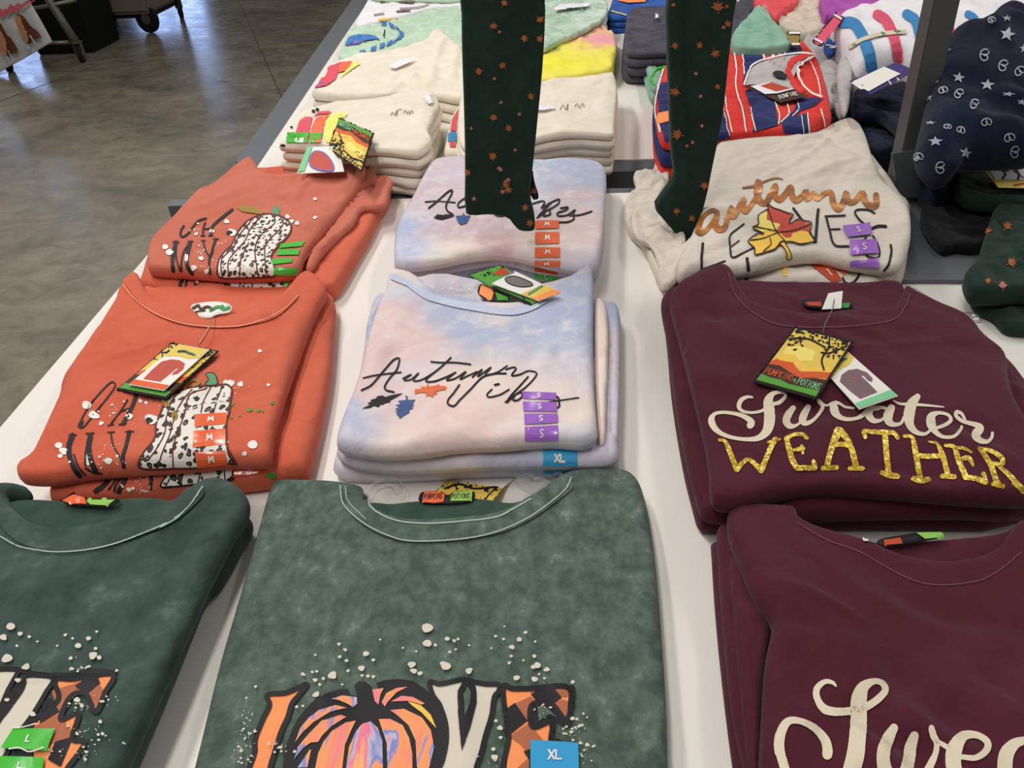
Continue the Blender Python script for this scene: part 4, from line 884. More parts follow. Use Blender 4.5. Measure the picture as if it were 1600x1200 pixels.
# ================================================================= G: cream Autumn Leaves stack
G3 = cloth('folded_sweatshirt', V3((560, 180), (1350, 200), (1480, 400), (1545, 560), (1520, 780), (1492, 850), (1400, 880), (1000, 900), (500, 890), (380, 800), (430, 500)), TZ+.03, .03, M['cream'], sp=.009, seed=81, amp=.003)
tag(G3.o, 'oatmeal sweatshirt at the bottom of the cream stack behind the maroon one', 'sweatshirt', 'oatmeal sweatshirts')
G2 = cloth('folded_sweatshirt', V3((600, 160), (1320, 170), (1420, 300), (1500, 420), (1540, 450), (1540, 520), (1520, 700), (1480, 800), (1400, 850), (1300, 880), (1000, 850), (700, 860), (500, 850), (400, 780), (480, 500)), TZ+.056, .026, M['cream'], sp=.008, seed=82, amp=.004, wl=.06)
tag(G2.o, 'oatmeal sweatshirt with orange sticker, second in the cream stack behind the maroon one', 'sweatshirt', 'oatmeal sweatshirts')
G1 = cloth('folded_sweatshirt', V3((575, 150), (640, 130), (760, 115), (900, 118), (1030, 118), (1080, 100), (1130, 66), (1200, 42), (1250, 42), (1300, 72), (1330, 150), (1362, 260), (1410, 360), (1470, 410), (1530, 460), (1547, 560), (1540, 660), (1500, 770), (1440, 785), (1350, 770), (1200, 745), (1080, 715), (980, 722), (880, 745), (760, 785), (600, 800), (480, 790), (400, 835), (360, 800), (380, 730), (430, 660), (490, 520), (530, 360), (550, 230)),
    TZ+.084, .028, M['cream'], sp=.0055, amp=.0042, wl=.1, seed=15, creases=[(V3((600, 280), (700, 320), (860, 300)), .003, .012), (V3((560, 420), (620, 520), (580, 680)), .003, .012), (V3((760, 780), (900, 735), (1050, 730), (1200, 760)), .003, .008)])
tag(G1.o, 'oatmeal autumn LEAVES sweatshirt topmost of the cream stack behind the maroon one', 'sweatshirt', 'oatmeal sweatshirts')
for i, (pp, zz) in enumerate(((V3((330, 130), (350, 300), (300, 390), (280, 460), (340, 560), (420, 650), (400, 780), (350, 880), (300, 880), (260, 780), (200, 640), (130, 590), (110, 500), (130, 400), (180, 380), (150, 300), (200, 285), (250, 300), (270, 240), (280, 160)), .03),
        (V3((250, 420), (330, 440), (400, 560), (430, 640), (380, 760), (340, 860), (290, 780), (250, 640), (160, 620), (140, 520), (180, 440)), .052))):
    cloth('sleeve', pp, TZ+zz, .03 if i == 0 else .024, M['cream'], parent=(G3, G2)[i].o, amp=.009, wl=.05, seed=90+i, ridged=True, sp=.006)
cloth('sleeve', V3((290, 880), (260, 800), (330, 700), (430, 640), (470, 560), (500, 600), (470, 700), (400, 800), (350, 870)), TZ+.064, .02, M['cream'], parent=G1.o, amp=.005, wl=.04, seed=93, ridged=True)
decal('printed_script', [('s', W5((185, 320, 5), (150, 310, 7), (110, 330, 6), (70, 370, 8), (45, 430, 11), (60, 465, 10), (105, 445, 7), (150, 390, 7), (180, 340, 9), (165, 400, 11), (190, 440, 11), (230, 430, 9), (250, 370, 8), (280, 290, 9), (275, 345, 9), (300, 350, 8), (330, 290, 9), (365, 230, 8), (355, 280, 10), (375, 315, 10), (410, 280, 8), (450, 220, 8), (475, 150, 9), (465, 110, 9), (455, 180, 10), (475, 245, 11), (520, 255, 10), (550, 200, 9), (585, 140, 9), (580, 200, 10), (610, 235, 10), (650, 200, 9), (690, 150, 9), (700, 210, 10), (730, 240, 10), (780, 200, 9), (795, 175, 9), (800, 230, 9), (850, 190, 8), (870, 230, 8), (930, 190, 8), (970, 190, 9), (985, 260, 10), (1020, 300, 11), (1050, 260, 9), (1075, 190, 9), (1085, 245, 10), (1130, 250, 9), (1180, 190, 9), (1195, 200, 9), (1200, 240, 10), (1240, 280, 11), (1280, 275, 10), (1282, 205, 9)), 9),
    ('s', W5((358, 155, 3), (440, 140, 4), (520, 105, 3), (590, 86, 2.5), (635, 96, 1.6)), 3)], G1, M['copper'])
decal('printed_lettering', [('s', W5((80, 540), (72, 620), (70, 720)), 4), ('s', W5((72, 715), (150, 690), (235, 662)), 2.5), ('s', W5((365, 405), (320, 440), (265, 490), (268, 570)), 2.6), ('s', W5((270, 565), (330, 520)), 2.2), ('s', W5((270, 575), (275, 625), (300, 635), (360, 605), (430, 570)), 2.8),
    ('s', W5((710, 298), (740, 340), (790, 410), (858, 530)), 4), ('s', W5((880, 305), (872, 400), (862, 530)), 4.5), ('s', W5((930, 352), (1065, 345)), 2.8), ('s', W5((935, 355), (960, 450), (995, 550), (1090, 560)), 3.4), ('s', W5((965, 442), (1030, 440)), 2.6),
    ('s', W5((1272, 330), (1230, 308), (1160, 305), (1135, 325), (1160, 370), (1200, 405)), 3), ('s', W5((1258, 435), (1300, 420), (1350, 422)), 4.5), ('s', W5((1262, 490), (1295, 550), (1308, 610), (1290, 640), (1240, 635), (1215, 625)), 3), ('s', W5((1195, 520), (1215, 495)), 3), ('s', W5((1385, 552), (1390, 600), (1370, 680), (1340, 722)), 3.6),
    ('s', W5((388, 645), (395, 720)), 5)], G1, M['i_black'], off=.0011)
leafp = W5((530, 275), (570, 300), (620, 318), (665, 335), (705, 348), (690, 375), (678, 412), (705, 400), (740, 380), (790, 392), (828, 400), (828, 440), (818, 470), (855, 528), (760, 550), (700, 535), (645, 535), (620, 545), (580, 585), (520, 605), (470, 620), (440, 622), (440, 580), (395, 530), (450, 485), (500, 478), (455, 455), (422, 436), (465, 415), (465, 355), (510, 320), (532, 310))
decal('printed_leaf', [('f', leafp)], G1, M['i_yellow'], off=.0014)
decal('printed_leaf', [('f', W5((530, 275), (620, 318), (705, 348), (678, 412), (740, 380), (828, 400), (815, 462), (760, 450), (700, 470), (690, 500), (650, 500), (600, 450), (620, 410), (570, 400), (520, 378)))], G1, M['i_red'], off=.0018)
decal('printed_leaf', [('f', W5((465, 355), (510, 325), (528, 330), (520, 378), (570, 400), (615, 408), (590, 450), (540, 445), (500, 470), (455, 455), (422, 436), (465, 415)))], G1, M['i_lyel'], off=.0018)
stem = W5((610, 545), (640, 530), (665, 570), (690, 625), (680, 642), (655, 640), (655, 610), (635, 570))
decal('printed_stem', [('f', stem)], G1, M['i_yellow'], off=.0022)
decal('printed_outline', [('c', leafp, 1.8), ('c', stem, 1.5)]+[('s', p, 1.5) for p in (W5((530, 290), (560, 400), (600, 470), (650, 530)), W5((600, 470), (500, 510), (410, 525)), W5((600, 470), (700, 455), (820, 415)), W5((600, 460), (540, 450), (440, 430)), W5((545, 510), (550, 555), (500, 600)))], G1, M['i_black'], off=.0026)
for q, tx in ((W5((1045, 430), (1240, 408), (1255, 488), (1085, 508)), 'S'), (W5((1098, 530), (1280, 520), (1300, 618), (1105, 628)), 'S'), (W5((1105, 660), (1300, 652), (1308, 700), (1110, 692)), '')):
    sticker(G1, q, tx, M['i_st_pu'], 1.3, .42, .13, off=.0035)
decal('printed_lettering', [('s', W5((392, 730), (380, 800)), 4), ('s', W5((1170, 700), (1165, 760), (1120, 810), (1070, 810), (1050, 780)), 3.4)], G2, M['i_black'])
decal('printed_stem', [('f', W5((640, 690), (665, 700), (668, 762), (640, 765)))], G2, M['i_yellow'])
sticker(G2, W5((830, 692), (960, 680), (1045, 795), (985, 812)), 'Z', M['i_brick'], 1.4, .3, .1)
sticker(G2, W5((955, 655), (1015, 645), (1110, 700), (1055, 762)), '', M['i_st_or'])
decal('printed_lettering', [('F', W5((590, 790), (640, 775), (760, 775), (810, 775), (830, 800), (700, 815)))], G3, M['i_wine'])

# ================================================================= H: maroon upper stack
H3 = cloth('folded_tee', V6((95, 230), (115, 400), (130, 600), (175, 880), (215, 1040), (240, 1130), (300, 1138), (450, 1130), (1000, 1120), (1720, 1130), (1760, 700), (1300, 210), (400, 120)), TZ+.03, .03, M['maroon'], sp=.01, seed=101, amp=.003)
tag(H3.o, 'maroon long sleeve top at the bottom of the far maroon stack', 'top', 'maroon long sleeve tops')
H2 = cloth('folded_tee', V6((85, 200), (100, 170), (160, 140), (400, 120), (1350, 260), (1560, 500), (1760, 860), (1740, 1090), (1200, 1075), (700, 1090), (400, 1100), (290, 1095), (250, 1080), (215, 960), (160, 720), (130, 500), (108, 330), (92, 260)), TZ+.06, .03, M['maroon'], sp=.008, seed=102, amp=.004, wl=.06)
tag(H2.o, 'maroon long sleeve top underneath in the far maroon stack, left edge showing', 'top', 'maroon long sleeve tops')
H1 = cloth('folded_tee', V6((120, 175), (180, 125), (240, 85), (300, 68), (355, 66), (385, 82), (405, 130), (440, 190), (500, 235), (600, 262), (700, 268), (860, 262), (980, 250), (1050, 235), (1080, 180), (1100, 140), (1130, 165), (1180, 190), (1270, 235), (1350, 268), (1395, 305), (1430, 360), (1500, 410), (1522, 440), (1528, 560), (1560, 640), (1640, 770), (1720, 880), (1720, 1000), (1640, 1030), (1400, 1020), (1150, 1000), (950, 985), (760, 975), (640, 985), (520, 1020), (400, 1045), (310, 1040), (290, 1000), (290, 900), (265, 760), (215, 560), (170, 380), (135, 260)),
    TZ+.092, .032, M['maroon'], sp=.006, amp=.0042, wl=.12, seed=16, creases=[(V6((160, 130), (230, 200), (260, 330)), .004, .015), (V6((420, 170), (340, 260), (230, 330)), -.002, .012), (V6((700, 330), (900, 310), (1150, 330)), .0014, .012), (V6((1100, 250), (1300, 330), (1420, 430)), .002, .014), (V6((640, 985), (900, 940), (1200, 960)), -.003, .016)])
tag(H1.o, 'maroon Sweater WEATHER top on the far maroon stack with black hang tag', 'top', 'maroon long sleeve tops')
cloth('back_neck', V6((395, 110), (430, 110), (560, 115), (700, 118), (840, 122), (940, 120), (1040, 105), (1110, 130), (1090, 230), (1040, 290), (600, 300), (440, 240)), TZ+.082, .012, M['maroon'], parent=H1.o, amp=.003, seed=9)
decal('stitching', [('s', V6((365, 72), (395, 160), (460, 230), (560, 285), (700, 300), (880, 295), (1050, 270), (1100, 220), (1125, 160)), 1.3)], H1, M['i_stitchm'], off=.0015)
nl = cloth('neck_label', V6((668, 190), (690, 180), (780, 190), (880, 195), (890, 210), (870, 225), (760, 220), (690, 212)), TZ+.092, .003, M['i_black'], parent=H1.o, amp=.0004, r=.001)
decal('label_panel', [('f', V6((690, 195), (755, 192), (755, 212), (700, 208)))], nl, M['i_brick'], parent=nl.o)
decal('label_panel', [('f', V6((812, 198), (875, 198), (868, 218), (815, 218)))], nl, M['i_grn'], parent=nl.o)
decal('printed_script', [
    ('s', W6((525, 195, 3), (480, 190, 5), (420, 220, 7), (395, 285, 7), (430, 330, 5), (520, 345, 4.5), (620, 325, 5), (700, 270, 6), (780, 245, 6), (835, 190, 5), (830, 155, 4.5), (780, 145, 5), (720, 165, 8), (680, 230, 15), (690, 330, 17), (690, 440, 17), (660, 530, 14), (580, 590, 9), (450, 600, 6), (300, 575, 6), (190, 520, 8), (135, 430, 10), (160, 360, 6), (250, 342, 5), (380, 360, 6), (470, 395, 8), (520, 440, 10), (505, 465, 11)), 6),
    ('s', W6((915, 300, 9), (870, 360, 12), (850, 430, 12), (890, 475, 9), (960, 460, 4), (1010, 400, 6), (1060, 290, 9)), 9), ('s', W6((1060, 290, 9), (1020, 370, 12), (1010, 430, 11), (1060, 445, 7), (1140, 390, 5), (1200, 290, 6), (1165, 235, 7), (1160, 225, 5)), 8), ('s', W6((1190, 250, 3), (1240, 275, 3.4), (1290, 250, 4)), 4),
    ('s', W6((1500, 300, 4), (1420, 290, 4), (1350, 250, 5), (1310, 270, 12), (1320, 340, 13), (1370, 390, 8), (1450, 410, 6), (1550, 395, 5), (1600, 370, 4)), 5),
    ('s', W7((0, 335, 4), (60, 320, 5), (110, 280, 5), (180, 230, 6), (290, 225, 5), (330, 240, 4)), 5), ('s', W7((250, 235, 5), (190, 240, 8), (160, 290, 12), (200, 345, 9), (270, 345, 5), (320, 300, 4), (350, 240, 6)), 8), ('s', W7((370, 230, 12), (340, 300, 15), (350, 360, 12), (400, 385, 7), (460, 370, 5), (490, 310, 4)), 10),
    ('s', W7((610, 125, 10), (560, 190, 16), (535, 290, 17), (545, 390, 13), (600, 455, 8), (680, 470, 5), (740, 430, 4)), 12), ('s', W7((390, 160, 2.5), (450, 190, 4), (560, 195, 5), (700, 205, 4), (855, 220, 2)), 4),
    ('s', W7((740, 430, 4), (860, 390, 6), (920, 340, 6), (890, 290, 5), (800, 275, 6), (740, 310, 13), (740, 380, 14), (780, 450, 9), (850, 495, 6), (950, 490, 5), (1010, 430, 5), (1020, 400, 4)), 6),
    ('s', W7((1050, 330, 4), (1020, 280, 5), (975, 265, 6), (970, 300, 6), (1020, 345, 6), (1100, 370, 7), (1170, 390, 9), (1190, 420, 13), (1150, 480, 14), (1190, 530, 9), (1260, 540, 6), (1300, 500, 5), (1305, 460, 4.5)), 6)], H1, M['i_cream'], g=4)
decal('printed_lettering', [
    ('s', W6((205, 605, 4), (260, 620, 6), (300, 700, 8), (335, 790, 8), (375, 890, 9)), 8), ('s', W6((375, 890, 9), (430, 830, 7), (480, 795, 6), (530, 820, 7), (610, 900, 9)), 8), ('s', W6((610, 900, 9), (660, 780, 8), (700, 680, 8), (745, 600, 8)), 8), ('s', W6((680, 630, 4), (740, 610, 5), (785, 598, 4)), 4),
    ('s', W6((1050, 590, 6), (1010, 555, 6), (930, 555, 6), (850, 590, 7)), 6), ('s', W6((850, 590, 8), (880, 700, 9), (910, 800, 9), (950, 870, 9)), 8), ('s', W6((950, 875, 8), (1040, 870, 8), (1120, 870, 9), (1110, 810, 6)), 8), ('s', W6((900, 715, 4), (950, 700, 6), (1005, 690, 9)), 6), ('s', W6((1000, 665, 5), (1010, 735, 4)), 5),
    ('s', W6((1350, 520, 13), (1310, 620, 11), (1270, 740, 9), (1240, 850, 9)), 9), ('s', W6((1365, 520, 12), (1430, 590, 9), (1480, 700, 9), (1520, 860, 10)), 9), ('s', W6((1320, 650, 8), (1400, 650, 8), (1450, 660, 8)), 8), ('s', W6((1205, 875, 8), (1330, 870, 8)), 8), ('s', W6((1465, 880, 8), (1580, 880, 8)), 8),
    ('s', W7((130, 500, 6), (115, 445, 6), (200, 450, 7), (300, 455, 8), (390, 460, 7), (430, 505, 6)), 7), ('s', W7((310, 460, 9), (320, 600, 9), (330, 720, 9), (345, 840, 9)), 9), ('s', W7((285, 830, 8), (350, 850, 9), (425, 860, 8)), 8),
    ('s', W7((490, 490, 5), (560, 500, 6), (590, 620, 9), (610, 740, 9), (635, 880, 9)), 9), ('s', W7((575, 885, 8), (640, 900, 9), (715, 890, 8)), 8), ('s', W7((715, 540, 3), (790, 560, 5), (840, 660, 8), (870, 760, 8), (895, 860, 9)), 8), ('s', W7((845, 860, 8), (950, 865, 8)), 8), ('s', W7((610, 670, 8), (720, 675, 8), (840, 670, 8)), 8),
    ('s', W7((870, 575, 5), (950, 590, 7), (980, 680, 9), (1020, 780, 9), (1060, 870, 9)), 8), ('s', W7((950, 590, 5), (1040, 600, 5), (1110, 635, 4)), 5), ('s', W7((1000, 710, 6), (1080, 690, 8), (1125, 760, 4)), 6), ('s', W7((1060, 870, 8), (1160, 885, 8), (1240, 915, 8)), 8), ('s', W7((1220, 840, 7), (1250, 920, 6)), 6),
    ('s', W7((1180, 600, 6), (1230, 660, 8), (1290, 760, 9), (1330, 880, 9), (1360, 940, 9)), 9), ('s', W7((1180, 600, 5), (1300, 630, 7), (1390, 690, 8), (1390, 750, 7), (1310, 740, 7)), 7), ('s', W7((1370, 770, 6), (1460, 850, 8), (1530, 930, 9), (1590, 990, 10)), 8), ('s', W7((1310, 930, 7), (1400, 950, 7)), 7), ('s', W7((1500, 930, 6), (1600, 985, 8)), 7)],
    H1, M['gold'], g=4, off=.0011)
cloth('clear_plastic_film', V6((1060, 130), (1130, 120), (1220, 180), (1330, 235), (1400, 230), (1440, 280), (1380, 280), (1300, 262), (1180, 200), (1090, 165)), TZ+.075, .002, M['clear'], parent=H1.o, amp=.005, wl=.02, ridged=True, r=.001, sp=.004)

# ================================================================= I: maroon lower stack
I3 = cloth('folded_tee', V9((140, 160), (150, 300), (160, 480), (190, 800), (245, 1250), (300, 1500), (1900, 1500), (1900, 300), (900, 250)), TZ+.024, .024, M['maroon'], sp=.011, seed=111, amp=.003)
tag(I3.o, 'maroon long sleeve top at the bottom of the nearest maroon stack', 'top', 'maroon long sleeve tops')
I2 = cloth('folded_tee', V9((172, 130), (215, 110), (900, 250), (1900, 300), (1900, 1500), (330, 1500), (300, 1250), (240, 1000), (215, 780), (195, 560), (180, 350), (170, 200)), TZ+.048, .024, M['maroon'], sp=.009, seed=112, amp=.004, wl=.07)
tag(I2.o, 'maroon long sleeve top underneath in the nearest maroon stack, left folds showing', 'top', 'maroon long sleeve tops')
cloth('sleeve', V9((228, 250), (260, 270), (310, 400), (370, 520), (412, 570), (400, 640), (375, 800), (360, 1100), (370, 1400), (330, 1400), (290, 1000), (260, 700), (245, 500), (230, 350)), TZ+.06, .02, M['maroon'], parent=I2.o, amp=.003, wl=.05, seed=113)
I1 = cloth('folded_tee', V9((215, 110), (222, 62), (270, 45), (340, 42), (430, 48), (505, 52), (525, 66), (530, 100), (600, 135), (700, 165), (790, 188), (870, 215), (950, 255), (1050, 282), (1160, 292), (1260, 288), (1350, 268), (1420, 230), (1465, 175), (1492, 125), (1530, 108), (1620, 112), (1750, 160), (1900, 400), (1900, 1450), (365, 1450), (355, 1250), (370, 950), (380, 780), (400, 660), (416, 600), (412, 555), (370, 505), (330, 440), (290, 350), (245, 240), (220, 170)),
    TZ+.076, .028, M['maroon'], sp=.006, amp=.006, wl=.13, seed=17, creases=[(V9((860, 330), (1000, 470), (1250, 560), (1540, 640)), -.004, .012), (V9((480, 330), (620, 500), (800, 700), (1000, 760)), .003, .013), (V9((500, 200), (700, 380), (900, 520), (1100, 600)), .003, .012), (V9((420, 560), (600, 640), (780, 780)), -.0025, .01), (V9((1550, 250), (1500, 420), (1540, 560)), .003, .014)])
tag(I1.o, 'maroon top with cream Sweater script topmost of the nearest maroon stack', 'top', 'maroon long sleeve tops')
cloth('back_neck', V9((500, 95), (560, 112), (800, 190), (900, 205), (1000, 200), (1200, 190), (1440, 165), (1500, 120), (1480, 220), (1350, 320), (1050, 330), (800, 240), (560, 160)), TZ+.058, .012, M['maroon'], parent=I1.o, amp=.002, seed=9)
decal('stitching', [('s', V9((530, 110), (660, 185), (800, 235), (900, 290), (1000, 345), (1100, 380), (1220, 385), (1350, 365), (1450, 310), (1530, 240)), 1.3)], I1, M['i_stitchm'], off=.0015)
nl = cloth('neck_label', V9((880, 190), (910, 175), (1010, 160), (1060, 150), (1180, 148), (1192, 170), (1100, 185), (1000, 205), (910, 212)), TZ+.066, .003, M['i_black'], parent=I1.o, amp=.0004, r=.001)
decal('label_panel', [('f', V9((915, 185), (990, 175), (1000, 200), (920, 208)))], nl, M['i_brick'], parent=nl.o)
decal('label_panel', [('f', V9((1060, 152), (1182, 150), (1185, 172), (1100, 180)))], nl, M['i_lg'], parent=nl.o)
decal('size_label', [('f', V9((820, 165), (885, 168), (910, 185), (870, 198), (822, 190))), ('f', V9((1000, 155), (1090, 138), (1095, 145), (1010, 168)))], I1, M['i_white'], off=.002)
decal('printed_script', [
    ('s', W8((480, 165, 3), (460, 145, 6), (415, 140, 8), (370, 180, 10), (370, 240, 11), (410, 300, 13), (480, 318, 13), (570, 310, 13), (650, 290, 12), (730, 240, 12), (770, 190, 11), (750, 145, 9), (700, 135, 10), (640, 170, 18), (615, 240, 25), (613, 340, 26), (610, 460, 26), (595, 580, 27), (560, 700, 26)), 10),
    ('s', W8((200, 720, 14), (165, 620, 14), (145, 520, 15), (160, 430, 14), (200, 375, 12), (270, 375, 10), (350, 415, 12), (410, 480, 15), (430, 545, 17), (430, 575, 16)), 12),
    ('s', W8((825, 410, 13), (790, 470, 18), (760, 560, 20), (770, 660, 22), (830, 720, 20)), 18), ('s', W8((945, 455, 14), (920, 530, 19), (910, 600, 20), (880, 720, 20)), 18),
    ('s', W8((1045, 412, 9), (1060, 460, 10), (1080, 500, 9), (1075, 560, 9), (1050, 620, 12), (1000, 720, 14)), 10), ('s', W8((1080, 490, 6), (1150, 530, 8)), 8),
    ('s', W8((1230, 585, 8), (1310, 590, 9), (1370, 550, 11), (1380, 500, 11), (1320, 460, 11), (1240, 465, 16), (1190, 530, 24), (1180, 620, 24), (1200, 720, 24)), 12),
    ('s', W8((1600, 485, 12), (1540, 510, 18), (1490, 580, 24), (1480, 700, 24)), 18)], I1, M['i_cream'], g=4)

# ================================================================= hanging leggings
def leaf_shape(x, y, s, a):
    prof = [(0, -1.15), (.16, -.5), (.7, -.85), (.5, -.2), (1.1, -.05), (.5, .28), (.45, .5), (.1, .42), (.08, 1.1), (-.04, 1.1), (-.05, .42), (-.45, .5), (-.5, .28), (-1.1, -.05), (-.5, -.2), (-.7, -.85), (-.16, -.5)]
    return ('f', [(x+s*(p*math.cos(a)-q*math.sin(a)), y+s*(p*math.sin(a)+q*math.cos(a))) for p, q in prof])
def legging(label, Y, legs, leaves, dleaves, seed, waist):
    fr0 = VY(Y); root = empty('hanging_leggings', (waist[0], Y, min(p[1] for L in legs for p in [fr0.px(*q) for q in L[0]])))
    tag(root, label, 'leggings', 'dark green leaf print leggings')
    outs = []
    for i, (pp, dy, th) in enumerate(legs):
        fr = Frame((0, Y+dy, 0), (1, 0, 0), (0, 0, 1))
        n = len(pp)//2
        pts = [fr.px(*q) for q in pp]
        tl, tr = pts[0], pts[-1]
        pts = [(waist[0]-.05+.01*i, 1.93), ] + pts + [(waist[0]+.05+.01*i, 1.93)]
        cr = legcr[i] if i < len(legcr) else ()
        c = cloth('leg', None, None, th, M['legging'], parent=root, fr=fr, pts=pts, sp=.009, amp=.003, wl=.12, seed=seed+i, r=.007, stretch=(3, .5), creases=cr, smooth=1, folds=0)
        outs.append(c)
    waistb = box('waistband', (waist[0], Y+.01, 1.945), (.13, .03, .05), M['legging'], root, bev=.01)
    tgt = outs[0]
    for k, (lv, mt) in enumerate(((leaves, 'leafp'), (dleaves, 'leafp2'))):
        sh = [leaf_shape(x, y, s, a) for x, y, s, a in lv]
        for j, c in enumerate(outs):
            mine = [q for q, l in zip(sh, lv) if c.bv.ray_cast(CAM, ray(l[0], l[1]).normalized())[0] is not None and all(o is c or o.bv.ray_cast(CAM, ray(l[0], l[1]).normalized())[0] is None or
                    o.bv.ray_cast(CAM, ray(l[0], l[1]).normalized())[3] > c.bv.ray_cast(CAM, ray(l[0], l[1]).normalized())[3] for o in outs)]
            if mine: decal('printed_leaves', mine, c, M['i_'+mt], parent=c.o, g=3)
    return root
legcr = [[(P2((250, 0), (300, 400), (330, 800), (350, 1180)), .006, .012), (P2((555, 0), (540, 400), (500, 900)), -.003, .008)]]
La = [(p[0], p[1], 6.4, .5+i) for i, p in enumerate(P2((350, 20), (475, 240), (575, 120), (575, 240), (195, 445), (340, 410), (285, 735), (375, 800), (280, 975), (285, 160), (520, 600)))]
La += [(x, y, 6.5, i) for i, (x, y) in enumerate(V2((765, 50), (835, 215), (945, 340), (850, 240), (620, 140), (975, 430), (1000, 250)))]
Lb = [(p[0], p[1], 3.2, 1.2*i) for i, p in enumerate(P2((320, 200), (290, 490), (445, 710), (420, 935), (145, 800), (330, 640), (330, 1060), (360, 1130)))]+[(x, y, 4, i) for i, (x, y) in enumerate(V2((800, 120), (850, 185), (655, 290), (820, 250)))]
legging('dark green leggings with orange leaf print, hanging over the tie-dye stack', 1.15,
    [([(721, 0), (722, 80), (725, 160), (727, 250), (726, 329)]+V2((640, 378), (760, 368), (850, 385), (890, 440), (920, 465), (985, 466), (1004, 450), (1000, 370), (978, 300), (975, 200), (990, 100))+[(838, 200), (846, 120), (850, 60), (852, 0)], 0, .03),
     (V2((930, 60), (990, 120), (1000, 200), (1025, 270), (1022, 300), (985, 300), (960, 200)), .03, .012)], La, Lb, 201, (-.02, 1.95))
legcr = [[(P3((260, 0), (280, 500), (300, 900), (320, 1100)), -.008, .005), (P3((420, 0), (400, 500), (360, 900)), .004, .014)]]
Lc = [(p[0], p[1], s, .7*i) for i, (p, s) in enumerate(zip(P3((485, 45), (545, 150), (215, 285), (370, 280), (470, 330), (220, 570), (485, 540), (235, 840), (210, 30), (400, 1160), (540, 40)), (10, 6, 6, 6, 8, 8, 5, 9, 4, 7, 4)))]
Lc += [(x, y, 6, i) for i, (x, y) in enumerate(V3((375, 480), (450, 515), (380, 90), (515, 350)))]
Ld = [(p[0], p[1], 3.4, i) for i, p in enumerate(P3((350, 460), (330, 890), (385, 785), (290, 910), (520, 170), (380, 600)))]
legging('dark green leggings with orange leaf print, hanging beside the oatmeal stack', 1.24,
    [([(1039, 0), (1042, 80), (1045, 160), (1048, 240)]+V3((365, 300), (300, 390), (255, 455), (320, 530), (380, 600), (432, 650), (450, 620), (480, 540), (520, 400), (545, 270), (570, 150))+[(1128, 180), (1136, 100), (1147, 0)], 0, .028)], Lc, Ld, 221, (.36, 1.95))

# ================================================================= J: dark green leggings piles at the right, plus a shadow stand-in
J0_shade = cloth('folded_leggings', V10((190, 480), (260, 360), (390, 260), (776, 240), (1200, 240), (1200, 560), (700, 600), (520, 680), (400, 660), (330, 690), (240, 600)), TZ+.035, .03, fabric('painted_shade_black', (12, 13, 15), (16, 17, 20)), sp=.012, seed=120, amp=.006, wl=.06, ridged=True)  # no garment: near-black mound whose colour imitates the shadow under the piles
tag(J0_shade.o, 'near-black mound standing in for the shadow behind the right-hand leggings pile', 'shadow')
J1 = cloth('folded_leggings', V10((385, 300), (395, 230), (420, 195), (560, 190), (776, 180), (1150, 180), (1150, 450), (700, 440), (560, 420), (420, 400)), TZ+.075, .04, M['legging'], sp=.008, seed=121, amp=.006, wl=.08, ridged=True)
tag(J1.o, 'dark green leggings bundle with pale printed tag at the right edge', 'leggings', 'dark green leaf print leggings')
J3 = cloth('folded_leggings', V10((470, 930), (480, 880), (800, 900), (1150, 900), (1150, 1120), (800, 1130), (690, 1120), (640, 1090), (610, 1040), (490, 1000)), TZ+.025, .025, M['legging'], sp=.007, seed=122, amp=.004, wl=.05, ridged=True)
tag(J3.o, 'dark green leaf print leggings at the bottom of the right edge pile', 'leggings', 'dark green leaf print leggings')
J2 = cloth('folded_leggings', V10((438, 820), (500, 780), (530, 700), (560, 600), (600, 470), (660, 435), (776, 430), (1150, 440), (1150, 920), (800, 920), (600, 935), (480, 930), (450, 880)), TZ+.065, .04, M['legging'], sp=.0065, seed=123, amp=.005, wl=.09, ridged=True,
    creases=[(V10((500, 800), (640, 760), (776, 740)), .006, .01), (V10((610, 480), (650, 600), (700, 700)), -.005, .008)])
tag(J2.o, 'dark green leaf print leggings on top of the right edge pile', 'leggings', 'dark green leaf print leggings')
for mt, lv in (('leafp', [(x, y, s, .6*i) for i, ((x, y), s) in enumerate(zip(V10((575, 570), (685, 545), (705, 745), (575, 845)), (7, 8, 8, 5)))]), ('leafp2', [(x, y, 7, i) for i, (x, y) in enumerate(V10((655, 870)))])):
    decal('printed_leaves', [leaf_shape(*l) for l in lv], J2, M['i_'+mt], g=3)

# ================================================================= hang tags
def card(name, quad, zs, label, mat='i_white', th=.0012, cat='tag', group='cardboard hang tags'):
    P = [at(q[0], q[1], z) for q, z in zip(quad, zs)]
    n = (P[1]-P[0]).cross(P[3]-P[0]).normalized()
    d2 = ray(*quad[2]); P[2] = CAM+d2*((P[0]-CAM).dot(n)/d2.dot(n))
    if n.z < 0: n = -n
    V = [p for p in P]+[p-n*th for p in P]
    F = [(3, 2, 1, 0), (4, 5, 6, 7)]+[(i, (i+1) % 4, (i+1) % 4+4, i+4) for i in range(4)]
    o = link(name, V, F, M[mat], None, smooth=False)
    tag(o, label, cat, group)
    # two triangles for the ray surface
    bv = BVHTree.FromPolygons([tuple(v) for v in V], F)
    return CL(o, bv, Frame(P[0], P[1]-P[0], (P[3]-P[0]) - (P[1]-P[0])*((P[3]-P[0]).dot(P[1]-P[0])/(P[1]-P[0]).length_squared)))
def mpoly(mp, pts): return [mp(x, y) for x, y in pts]
